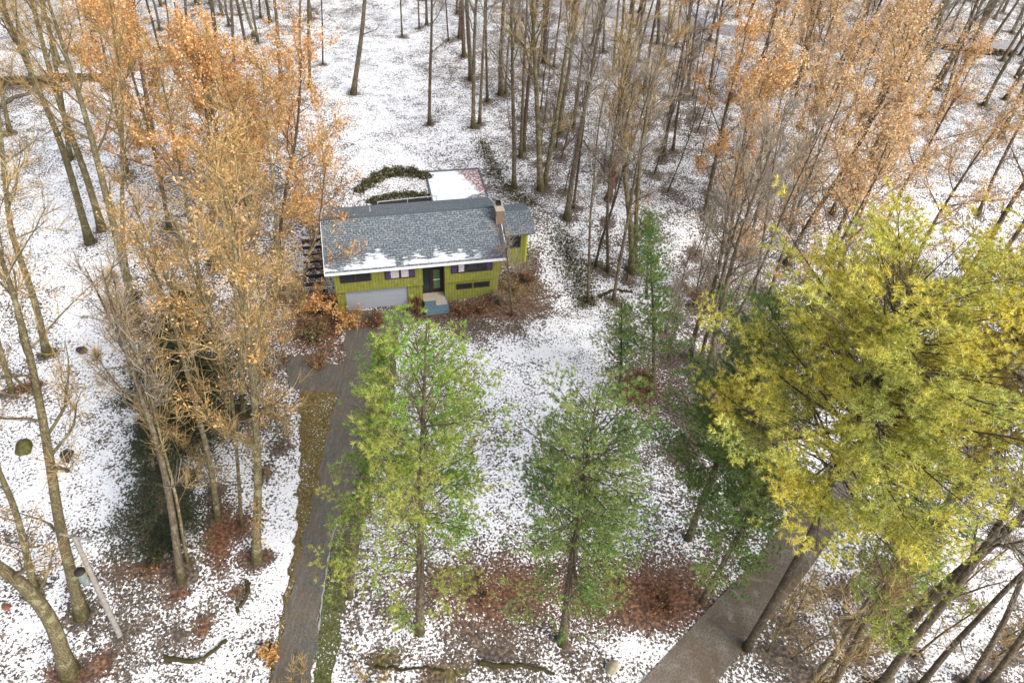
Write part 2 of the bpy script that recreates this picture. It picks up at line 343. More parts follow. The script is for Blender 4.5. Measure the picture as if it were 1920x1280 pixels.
# thin line of snow left along the asphalt edge
strip('snow_line', [(629, 985), (621, 1010), (610, 1080), (602, 1130), (596, 1190)], [(631.5, 985), (623.5, 1010), (612.5, 1080), (604.5, 1130), (598, 1190)], newmat('old_snow')[0], .065, 60, 3, wob=.03)
bpy.data.materials['old_snow'].node_tree.nodes['Principled BSDF'].inputs[0].default_value = (.30, .31, .29, 1)
# ==HOUSE==
# ------------------------------------------------------------------ the house
def wall_mat():
    mt, nt, b = newmat('lime_siding', .8, .25); tc = coord(nt)
    w = nt.nodes.new('ShaderNodeTexWave'); w.wave_type = 'BANDS'; w.bands_direction = 'X'; w.inputs['Scale'].default_value = 1.35; w.inputs['Distortion'].default_value = .15
    nt.links.new(tc, w.inputs[0]); n = noise(nt, 2.5, 3, .6, tc); n2 = noise(nt, 30, 2, .6, coord(nt, 'Object', (1, 1, .12)))
    c = ramp(nt, n, [(.3, (.15, .155, .03)), (.7, (.245, .25, .055))]); c = mix(nt, mrange(nt, w.outputs['Fac'], .0, .22, .65, 0), c, (.10, .11, .008))
    c = mix(nt, mrange(nt, n2, .55, .7, 0, .35), c, (.16, .16, .02))
    nt.links.new(c, b.inputs['Base Color']); bump(nt, b, w.outputs['Fac'], .4, .02); return mt
M_lime = wall_mat()
def plain(name, c, rough=.7, spec=.3, var=.25, sc_=8):
    mt, nt, b = newmat(name, rough, spec); n = noise(nt, sc_, 3, .6, coord(nt))
    nt.links.new(ramp(nt, n, [(.3, tuple(x*(1-var) for x in c)), (.7, tuple(min(1, x*(1+var)) for x in c))]), b.inputs['Base Color']); bump(nt, b, n, .2, .01); return mt
M_trim = plain('dark_trim', (.03, .022, .02)); M_white = plain('white_trim', (.72, .72, .70), var=.06); M_gdoor = plain('garage_door_paint', (.28, .30, .335), .6, .3, .06)
M_glass, nt, b = newmat('window_glass', .06, .6); b.inputs['Base Color'].default_value = (.02, .022, .028, 1)
M_curtain = plain('pale_curtain', (.42, .40, .42)); M_shut = plain('plum_shutter', (.06, .035, .09)); M_step = plain('blue_grey_step', (.10, .15, .19), .7)
M_mat_ = plain('door_mat', (.36, .34, .30)); M_brick = None
M_conc = plain('weathered_timber_edge', (.12, .13, .14)); M_rail = plain('galvanised_rail', (.42, .42, .40))
M_brickc, nt, b = newmat('chimney_brick', .9, .2); bk = nt.nodes.new('ShaderNodeTexBrick'); bk.inputs['Scale'].default_value = 4.5
bk.inputs['Color1'].default_value = (.16, .10, .06, 1); bk.inputs['Color2'].default_value = (.17, .09, .06, 1); bk.inputs['Mortar'].default_value = (.4, .36, .3, 1); bk.inputs['Mortar Size'].default_value = .015
mp = nt.nodes.new('ShaderNodeMapping'); mp.inputs['Rotation'].default_value = (R_(90), 0, 0); nt.links.new(coord(nt), mp.inputs[0]); nt.links.new(mp.outputs[0], bk.inputs[0]); nt.links.new(bk.outputs[0], b.inputs['Base Color'])
M_stonecap = plain('chimney_cap_stone', (.40, .35, .28))

def roof_mat(name, snowy, W):
    """asphalt shingles with dusted courses; old snow lies where the mask says, in roof coordinates (x along, y up the slope)"""
    mt, nt, b = newmat(name, .8, .3); tc = coord(nt)
    mp = nt.nodes.new('ShaderNodeMapping'); mp.inputs['Scale'].default_value = (1, 1, 1); nt.links.new(tc, mp.inputs[0])
    bk = nt.nodes.new('ShaderNodeTexBrick'); nt.links.new(mp.outputs[0], bk.inputs[0]); bk.inputs['Scale'].default_value = 1.0
    bk.inputs['Brick Width'].default_value = .42; bk.inputs['Row Height'].default_value = .2; bk.inputs['Mortar Size'].default_value = .028; bk.inputs['Mortar Smooth'].default_value = .3
    bk.inputs['Color1'].default_value = (.17, .185, .19, 1); bk.inputs['Color2'].default_value = (.085, .105, .12, 1); bk.inputs['Mortar'].default_value = (.035, .045, .06, 1)
    n = noise(nt, 7, 3, .7, tc); n0 = noise(nt, .6, 3, .6, tc)
    c = bk.outputs[0]
    # dusting of frost between courses
    c = mix(nt, mrange(nt, n, .50, .66, 0, .6), c, (.40, .45, .49))
    sx = nt.nodes.new('ShaderNodeSeparateXYZ'); nt.links.new(tc, sx.inputs[0]); X, Y = sx.outputs[0], sx.outputs[1]
    # wet, bare right hand end
    wet = mrange(nt, math_(nt, 'ADD', X, math_(nt, 'MULTIPLY', math_(nt, 'ADD', n0, math_(nt, 'MULTIPLY', Y, -.06)), 5)), W*.86+2.5, W+1.6, 0, .9)
    c = mix(nt, wet, c, (.055, .045, .065))
    if snowy:
        nn = noise(nt, 2.6, 4, .7, coord(nt, 'Object', (.55, 1.6, 1))); line = noise(nt, 6, 2, .5, coord(nt, 'Object', (.25, 4, 1)))
        big = noise(nt, .42, 2, .5, coord(nt, 'Object', (1, .2, 1)))
        lim = mrange(nt, big, .35, .62, -.05, 1.5)
        f = math_(nt, 'SUBTRACT', lim, Y); f = math_(nt, 'ADD', f, math_(nt, 'MULTIPLY', math_(nt, 'SUBTRACT', nn, .5), 3.2))
        f = math_(nt, 'ADD', f, math_(nt, 'MULTIPLY', math_(nt, 'SUBTRACT', line, .5), 3.0))
        f = mrange(nt, f, .1, .4); xe = mrange(nt, X, W*.82, W*.86, 1, 0); f = math_(nt, 'MULTIPLY', f, xe); f = math_(nt, 'MULTIPLY', f, mrange(nt, Y, .12, .22))
        c = mix(nt, f, c, (.86, .9, .94))
    nt.links.new(c, b.inputs['Base Color']); bump(nt, b, bk.outputs['Fac'], -.4, .02); return mt

HW, HD, HE, HR, OV, OS = 12.55, 6.94, 4.62, 6.28, .6, .5
house = tag(empty('house', (HX, HY, 0), HYAW), 'lime green raised ranch house with a snow dusted grey gable roof', 'house')
def hb(name, mat, parent=house, bevel=0, *boxes):
    mb = MB()
    for bx in boxes: mb.box(*bx)
    return mb.build(name, mat, parent, bevel)
# lower storey (recessed) with the garage and entry openings left as gaps
GZ0, GZ1 = 0.0, 2.12
lo = MB()
lo.box(.0, .62, 0, .2, -.5, 2.3).box(5.42, 6.55, 0, .2, -.5, 2.3).box(.62, 5.42, 0, .2, GZ1, 2.3)
lo.box(8.3, HW, 0, .2, -.5, 2.3)
lo.box(0, .2, .2, HD, -.5, HE-.02).box(HW-.2, HW, .2, HD, -.5, HE-.02).box(.2, HW-.2, HD-.2, HD, -.5, HE)
lo.box(6.45, 6.55, .2, 1.1, 0, HE).box(8.3, 8.4, .2, 1.1, 0, HE).box(6.55, 8.3, .9, 1.1, .4, HE)
lo.poly([(0, 0, HE-.03), (0, HD, HE-.03), (0, HD/2, HR-.15)]).poly([(HW, HD, HE-.03), (HW, 0, HE-.03), (HW, HD/2, HR-.15)])
wall = lo.build('lower_wall', M_lime, house)
# upper storey bays, stepped forward
ub = MB(); OVH = .38
ub.box(0.0, 6.58, -OVH, -.003, 2.28, HE-.03).box(8.27, HW, -OVH, -.003, 2.28, HE-.03)
ub.build('upper_wall', M_lime, house)
hb('sill_board', M_lime, house, 0, (-.02, 6.6, -OVH-.03, 0.02, 2.2, 2.275), (8.25, HW+.02, -OVH-.03, .02, 2.2, 2.275))
# garage door
g = MB()
for k in range(4): g.box(.66, 5.38, .07, .12, .02+k*.52, .02+k*.52+.505)
gd = g.build('garage_door', M_gdoor, house, .01)
hb('door_frame', M_lime, gd, 0, (.58, .655, -.03, .10, -.2, 2.16)); hb('door_frame', M_lime, gd, 0, (5.385, 5.46, -.03, .10, -.2, 2.16))
def window(u0, u1, z0, z1, yf, parts, curtain=None, shutters=False, name='window'):
    w = hb(name, M_trim, house, .01, (u0, u1, yf-.05, yf-.004, z0, z0+.1), (u0, u1, yf-.05, yf-.004, z1-.08, z1), (u0, u0+.09, yf-.05, yf-.004, z0+.1, z1-.08), (u1-.09, u1, yf-.05, yf-.004, z0+.1, z1-.08))
    hb('pane', M_glass, w, 0, (u0+.09, u1-.09, yf-.025, yf-.006, z0+.1, z1-.08))
    if parts > 1:
        for k in range(1, parts): hb('mullion', M_trim, w, 0, (u0+(u1-u0)*k/parts-.045, u0+(u1-u0)*k/parts+.045, yf-.055, yf-.028, z0+.1, z1-.08))
    if shutters:
        for a, b2 in ((u0+.09, u0+.45), (u1-.45, u1-.09)):
            hb('shutter', M_shut, w, 0, (a, b2, yf-.06, yf-.03, z0+.1, z1-.08))
    if curtain:
        for a, b2 in curtain: hb('curtain', M_curtain, w, 0, (a, b2, yf-.0285, yf-.0262, z0+.1, z1-.08))
    return w
window(.45, 2.75, 3.1, 4.2, -OVH, 2)
window(3.75, 6.0, 3.05, 4.2, -OVH, 2, [(4.2, 4.8), (4.98, 5.54)], True)
window(8.75, 12.0, 3.05, 4.2, -OVH, 3, [(9.35, 9.85)], True)
window(9.2, 10.5, 1.1, 1.65, 0, 1, name='basement_window'); window(10.6, 11.9, 1.1, 1.65, 0, 1, name='basement_window')
# entry
ent = hb('entry_surround', M_trim, house, 0, (6.56, 8.29, .70, .86, .42, .6), (6.56, 8.29, .70, .86, 3.0, 3.15), (6.56, 6.66, .70, .86, .6, 3.0), (8.19, 8.29, .70, .86, .6, 3.0), (7.2, 7.3, .70, .86, .6, 3.0), (6.56, 8.29, .72, .86, 3.15, HE))
hb('sidelight', M_glass, ent, 0, (6.66, 7.2, .78, .82, .6, 3.0))
hb('transom', M_curtain, ent, 0, (6.75, 8.1, .69, .715, 3.25, 3.4))
dr = hb('front_door', M_trim, house, 0, (7.31, 8.18, .74, .80, .62, 2.98))
hb('door_window', plain('storm_door_glass', (.10, .16, .07), .2, .5), dr, 0, (7.5, 8.0, .725, .738, .85, 2.7))
hb('door_rail', M_white, dr, 0, (7.48, 8.02, .71, .724, 1.68, 1.76))
st = hb('front_step', M_step, house, .02, (6.6, 8.45, -1.45, .88, -.4, .40))
hb('porch_slab', M_stonecap, st, 0, (6.56, 8.29, -.25, .68, .404, .45)); hb('door_mat', M_mat_, st, 0, (7.5, 8.35, -.85, -.28, .403, .43))
# roofs: each slope is a slab in its own frame so the shingles follow it
def slope(name, mat, u0, u1, va, za, vb, zb, th=.13, parent=house):
    L = math.hypot(vb-va, zb-za); ang = math.atan2(zb-za, abs(vb-va)); mb = MB().box(0, u1-u0, 0, L, -th, 0)
    o = mb.build(name, mat, parent); o.rotation_euler = (ang, 0, 0) if vb > va else (ang, 0, math.pi)
    o.location = (u0 if vb > va else u1, va, za); return o
M_roof = roof_mat('shingles_with_snow', True, HW+2*OS); M_roofb = roof_mat('frosted_shingles', False, 40)
mr = slope('roof', M_roof, -OS, HW+OS, -OV-OVH+.1, HE-.12, HD/2, HR)
br = slope('rear_roof', M_roofb, -OS, HW+OS, HD+OV, HE-.05, HD/2+.001, HR-.004)
eav = MB(); eav.box(-OS-.04, HW+OS+.04, -OV-OVH-.01, -OV-OVH+.09, HE-.30, HE-.13)
eav.build('gutter', M_white, house)
for uu in (-OS-.05, HW+OS+.003):
    rk = MB()
    for va, za, vb, zb in ((-OV-OVH+.1, HE-.10, HD/2, HR+.02), (HD/2, HR+.02, HD+OV, HE-.03)):
        rk.hexa([(uu, va, za-.2), (uu+.047, va, za-.2), (uu+.047, vb, zb-.2), (uu, vb, zb-.2), (uu, va, za), (uu+.047, va, za), (uu+.047, vb, zb), (uu, vb, zb)])
    rk.build('rake_board', M_white, house)
rc = MB(); rc.hexa([(-OS, HD/2-.16, HR-.045), (HW+OS, HD/2-.16, HR-.045), (HW+OS, HD/2+.16, HR-.045), (-OS, HD/2+.16, HR-.045), (-OS, HD/2-.01, HR+.045), (HW+OS, HD/2-.01, HR+.045), (HW+OS, HD/2+.01, HR+.045), (-OS, HD/2+.01, HR+.045)])
rc.build('ridge_cap', plain('ridge_shingle', (.06, .08, .09)), house)
# vent pipe on the rear slope
vt = Tubes(); vt.add([(3.2, HD/2+1.5, 5.3), (3.2, HD/2+1.5, 6.1)], .05, 8); link('vent_pipe', vt.build('vent_pipe'), M_rail, house)
# chimney
ch = hb('chimney', M_brickc, house, 0, (HW+.08, HW+.66, 1.9, 3.0, 0, 6.85))
hb('chimney_cap', M_stonecap, ch, .02, (HW+.02, HW+.72, 1.82, 3.08, 6.85, 6.96)); fl = MB()
fl.box(HW+.2, HW+.56, 2.45, 2.5, 6.96, 7.2).box(HW+.2, HW+.56, 2.85, 2.9, 6.96, 7.2).box(HW+.2, HW+.25, 2.5, 2.85, 6.96, 7.2).box(HW+.51, HW+.56, 2.5, 2.85, 6.96, 7.2)
fl.build('chimney_flue', M_trim, ch)
# side wing
WU0, WU1, WV0, WV1, WE, WR = HW+.0, HW+2.9, 2.6, 6.0, 4.4, 5.15
wg = MB(); wg.box(WU0+.01, WU1, WV0, WV0+.18, 0, WE).box(WU1-.18, WU1, WV0+.18, WV1, 0, WE).box(WU0+.01, WU1-.18, WV1-.18, WV1, 0, WE)
wg.poly([(WU1, WV1, WE), (WU1, WV0, WE), (WU1, (WV0+WV1)/2, WR-.12)])
wgo = wg.build('side_wing_wall', M_lime, house)
hb('corner_board', plain('bright_lime_trim', (.40, .40, .05)), wgo, 0, (WU1-.12, WU1+.02, WV0-.025, WV0-.003, 1.2, WE-.05))
window(WU0+.9, WU0+2.35, 2.75, 3.9, WV0, 1)
slope('wing_roof', M_roofb, WU0+.95, WU1+.5, WV0-.5, WE-.05, (WV0+WV1)/2, WR); slope('wing_rear_roof', M_roofb, WU0+.3, WU1+.5, WV1+.5, WE-.05, (WV0+WV1)/2+.001, WR-.003)

# patio behind the house, on the upper ground
pz = 2.32
patio = tag(empty('patio', loc2w(8.8, 8.3, pz), HYAW), 'snow covered square patio with dark timber edging behind the house', 'patio')
M_patio, nt, b = newmat('snow_on_patio', .8, .3); tc = coord(nt); n1 = noise(nt, 1.3, 3, .6, tc); n2 = noise(nt, 5, 3, .7, tc)
sx = nt.nodes.new('ShaderNodeSeparateXYZ'); nt.links.new(tc, sx.inputs[0])
red = mrange(nt, math_(nt, 'ADD', math_(nt, 'MULTIPLY', n1, 2.2), math_(nt, 'ADD', sx.outputs[0], math_(nt, 'MULTIPLY', sx.outputs[1], .45))), 7.0, 7.5)
c = mix(nt, mrange(nt, math_(nt, 'ADD', math_(nt, 'MULTIPLY', n1, .7), math_(nt, 'MULTIPLY', n2, .3)), .60, .63), (.86, .9, .95), (.12, .14, .17))
c = mix(nt, math_(nt, 'MULTIPLY', red, mrange(nt, n2, .4, .5)), c, (.30, .14, .12)); nt.links.new(c, b.inputs['Base Color']); bump(nt, b, n2, .4, .04)
PWd, PDp = 4.9, 7.6
hb('patio_surface', M_patio, patio, 0, (0, PWd, -.8, PDp, -.4, 0))
hb('edging', M_conc, patio, 0, (-.14, PWd+.14, PDp+.002, PDp+.15, -.3, .1)); hb('edging', M_conc, patio, 0, (-.14, -.002, -.8, PDp, -.3, .1)); hb('edging', M_conc, patio, 0, (PWd+.002, PWd+.14, -.8, PDp, -.3, .1))
# railing over the basement stairwell
rail = tag(empty('railing', loc2w(3.9, 9.6, 2.2), HYAW), 'pale metal pipe railing above the stairwell behind the roof', 'railing')
tr = Tubes(); tr.add([(0, .6, .95), (5.2, .9, .95)], .045, 6); link('top_rail', tr.build('top_rail'), M_rail, rail)
for k in range(3):
    tr = Tubes(); tr.add([(.02+k*2.58, .6+.15*k, -.3), (.02+k*2.58, .6+.15*k, .93)], .04, 6); link('post', tr.build('post'), M_rail, rail)
well = hb('stairwell', plain('dark_wet_concrete', (.03, .03, .03)), None, 0); bpy.data.objects.remove(well)
wl = MB(); wl.box(0, 5.3, 0, .15, -.6, .12).box(0, .15, .15, 2.2, -.6, .12).box(.15, 5.3, 2.05, 2.2, -.6, .12).box(5.15, 5.3, .15, 2.05, -.6, .12).box(.15, 5.15, .15, 2.05, -.6, .03)
swo = wl.build('stairwell', plain('dark_wet_concrete', (.03, .03, .03)), None); swo.location = loc2w(3.4, 9.5, 2.25); swo.rotation_euler[2] = HYAW
tag(swo, 'dark sunken stairwell with concrete rim under the pipe railing', 'stairwell')
# timber steps climbing beside the left wall, dusted with snow
stp = tag(empty('garden_steps', loc2w(-1.75, 1.6, 0), HYAW), 'dark timber garden steps dusted with snow beside the left house wall', 'steps')
M_tim = plain('wet_dark_timber', (.035, .026, .024)); M_sn = plain('packed_snow', (.8, .84, .9), var=.05)
for k in range(9):
    z = .15+k*.27; mb = MB().box(-.75, .75, k*.62, k*.62+.2, z-.25, z); tdo = mb.build('riser', M_tim, stp, .01)
    if k > 2: MB().box(-.7, .7, k*.62+.2, k*.62+.62, z-.2, z-.03+(.02 if k > 5 else 0)).build('tread', M_sn if k > 4 else M_tim, tdo)
TWF, LFF, NBL = 1.0, 1.0, 11      # twig, leaf and needle amounts
# ------------------------------------------------------------------ tree building
def unit(v): return v/(np.linalg.norm(v, axis=-1, keepdims=True)+1e-9)
def grow(p, d, L, n, rng, up=.25, wob=.12):
    P = [p]; d = unit(d); s = L/(n-1)
    for i in range(n-1):
        d = unit(d+rng.normal(0, wob, 3)+np.array([0, 0, up/(n-1)])); P.append(P[-1]+d*s)
    return np.array(P)
def fan(P, D, L, r0, r1, rng, up=.3, wob=.25, k=3):
    """many thin twigs at once: P start (n,3), D direction, L length"""
    n = len(P); D = unit(D); D2 = unit(D+rng.normal(0, wob, (n, 3))+np.array([0, 0, up]))
    P1 = P+D*L[:, None]*.5; P2 = P1+D2*L[:, None]*.5
    a = unit(np.cross(D, rng.normal(0, 1, (n, 3)))); b = np.cross(D, a)
    th = np.arange(k)*2*math.pi/k; rad = [r0, (r0+r1)*.5, r1]; rings = []
    for Q, r in zip((P, P1, P2), rad):
        rings.append(Q[:, None, :]+r*(np.cos(th)[None, :, None]*a[:, None, :]+np.sin(th)[None, :, None]*b[:, None, :]))
    V = np.concatenate(rings, 1).reshape(-1, 3); base = (np.arange(n)*3*k)[:, None]
    F = []
    for s in (0, 1):
        for j in range(k):
            j2 = (j+1) % k; F.append(base+np.array([[s*k+j, s*k+j2, s*k+k+j2, s*k+k+j]]))
    return V, np.stack(F, 1).reshape(-1, 4), P1, P2
def leaves(P, size, rng, flat=.0):
    n = len(P); a = unit(rng.normal(0, 1, (n, 3))); c = unit(np.cross(a, rng.normal(0, 1, (n, 3))))
    s = size*rng.uniform(.55, 1.25, (n, 1))
    V = np.stack([P-a*s*.6, P+c*s*.42, P+a*s*.7+np.cross(a, c)*s*.15, P-c*s*.42], 1).reshape(-1, 3)
    return V, (np.arange(n)*4)[:, None]+np.arange(4)[None, :]
def blades(P, D, size, nb, rng, spread=.8, w=.03):
    P = np.repeat(P, nb, 0); D = np.repeat(D, nb, 0); n = len(P)
    d = unit(D+rng.normal(0, spread, (n, 3))); s = unit(np.cross(d, rng.normal(0, 1, (n, 3))))*w
    L = size*rng.uniform(.6, 1.2, (n, 1))
    V = np.stack([P-s*.5, P+s*.5, P+d*L], 1).reshape(-1, 3)
    return V, (np.arange(n)*3)[:, None]+np.arange(3)[None, :]
class Cloud:
    def __init__(s): s.V = []; s.F = []; s.n = 0
    def add(s, V, F): s.V.append(V); s.F.append(F+s.n); s.n += len(V)
    def build(s, name): return mesh_np(name, np.concatenate(s.V), [np.concatenate(s.F)])

STY = dict(
    tan=dict(bark='M_barkl', twig='M_twig_tan'), grey=dict(bark='M_bark', twig='M_twig_grey'), brown=dict(bark='M_barkb', twig='M_twig_dark'),
    orange=dict(bark='M_bark', twig='M_twig_tan', leaf='M_orange'), peach=dict(bark='M_bark', twig='M_twig_grey', leaf='M_peach'), gold=dict(bark='M_barkl', twig='M_twig_tan', leaf='M_goldleaf'))
def trunk_path(B, pts, H, rng, bend=.25):
    """B on the ground; pts world points climbing the trunk; continue up to height H"""
    P = [B-np.array([0, 0, .3]), B]+[p for p in pts if p[2] > B[2]+.3]
    d = unit(P[-1]-P[-2]) if len(P) > 2 else np.array([0, 0, 1.]); top = B[2]+H
    if P[-1][2] < top:
        while P[-1][2] < top-.3:
            d = unit(d*.9+np.array([0, 0, .1])+rng.normal(0, .045, 3)); P.append(P[-1]+d*1.6)
    P = np.array(P); return resample(P, 22)
def tree_meshes(path, r0, rng, crown=.45, nl=13, spread=4.2, ang=(25, 50), ntw=900, leaf=0, lsize=.15, tw=.012, fork=False, lowbr=1, k=8):
    T = Tubes(); C = Cloud(); Lf = Cloud()
    n = len(path); t = np.linspace(0, 1, n); r = r0*(1-t)**.75*.95+.02; r[0] = r0*1.6; r[1] = r0*1.22
    T.add(path, r, k)
    limbs = []
    for i in range(nl+lowbr):
        low = i >= nl
        f = rng.uniform(crown*.55, crown) if low else crown+(1-crown)*(i+rng.uniform(0, 1))/nl*.97
        j = min(n-2, int(f*(n-1))); p = path[j]+(path[j+1]-path[j])*(f*(n-1)-j); ax = unit(path[j+1]-path[j])
        az = rng.uniform(0, 6.283) if not fork else i*2.4+rng.uniform(-.4, .4)
        a = R_(rng.uniform(*ang))*(1.25-.5*f)
        if low: a *= 1.4
        side = unit(np.array([math.cos(az), math.sin(az), 0])); d = ax*math.cos(a)+side*math.sin(a)
        q = (f-crown)/(1-crown) if not low else .1
        L = spread*rng.uniform(.75, 1.2)*(1-.62*max(0, q)**1.3)*(.55 if low else 1)
        lr = max(.02, min(r0*.32, r0*(1-f)**.75*.5))
        P = grow(p, d, L, 7, rng, up=.45, wob=.13); T.add(P, np.linspace(lr, .014, 7), 5); limbs.append((P, lr, L))
    limbs.append((path[int(n*.72):], .05, spread))
    S = []; SD = []
    for P, lr, L in limbs:
        ns = max(3, int(L*2.0))
        for s in range(ns):
            f = rng.uniform(.18, 1)*(len(P)-1); j = min(len(P)-2, int(f)); p = P[j]+(P[j+1]-P[j])*(f-j); ax = unit(P[j+1]-P[j])
            d = unit(ax+rng.normal(0, .55, 3)+np.array([0, 0, .15])); l = L*rng.uniform(.18, .42)
            Q = grow(p, d, l, 4, rng, up=.3, wob=.18); T.add(Q, np.linspace(max(.012, lr*.25), .006, 4), 3)
            for w in (1, 2, 3): S.append(Q[w]); SD.append(unit(Q[w]-Q[w-1]))
            S.append((Q[0]+Q[1])/2); SD.append(d)
    S = np.array(S); SD = np.array(SD); idx = rng.integers(0, len(S), ntw)
    P0 = S[idx]; D0 = unit(SD[idx]+rng.normal(0, .6, (ntw, 3))+np.array([0, 0, .2])); LL = rng.uniform(.35, 1.35, ntw)*min(1, spread/4+.2)
    V, F, P1, P2 = fan(P0, D0, LL, tw, .005, rng); C.add(V, F)
    if leaf:
        A = np.concatenate([P1, P2, (P1+P2)/2, P0]); cl = rng.integers(0, len(A), leaf//3)
        P = np.repeat(A[cl], 3, 0)+rng.normal(0, .11, (len(cl)*3, 3)); V, F = leaves(P, lsize, rng); Lf.add(V, F)
    return T, C, Lf
def put_tree(name, T, C, Lf, sty, origin, label=None, cat='tree', group=None):
    root = empty(name, tuple(origin)); o = np.array(origin, np.float32)
    for nm, S, mt in (('trunk', T, sty['bark']), ('crown', C, sty['twig']), ('leaves', Lf, sty.get('leaf'))):
        if not S.n: continue
        S.V = [v-o for v in S.V]
        link(nm, S.build(nm), globals()[mt], root)
    return tag(root, label, cat, group)

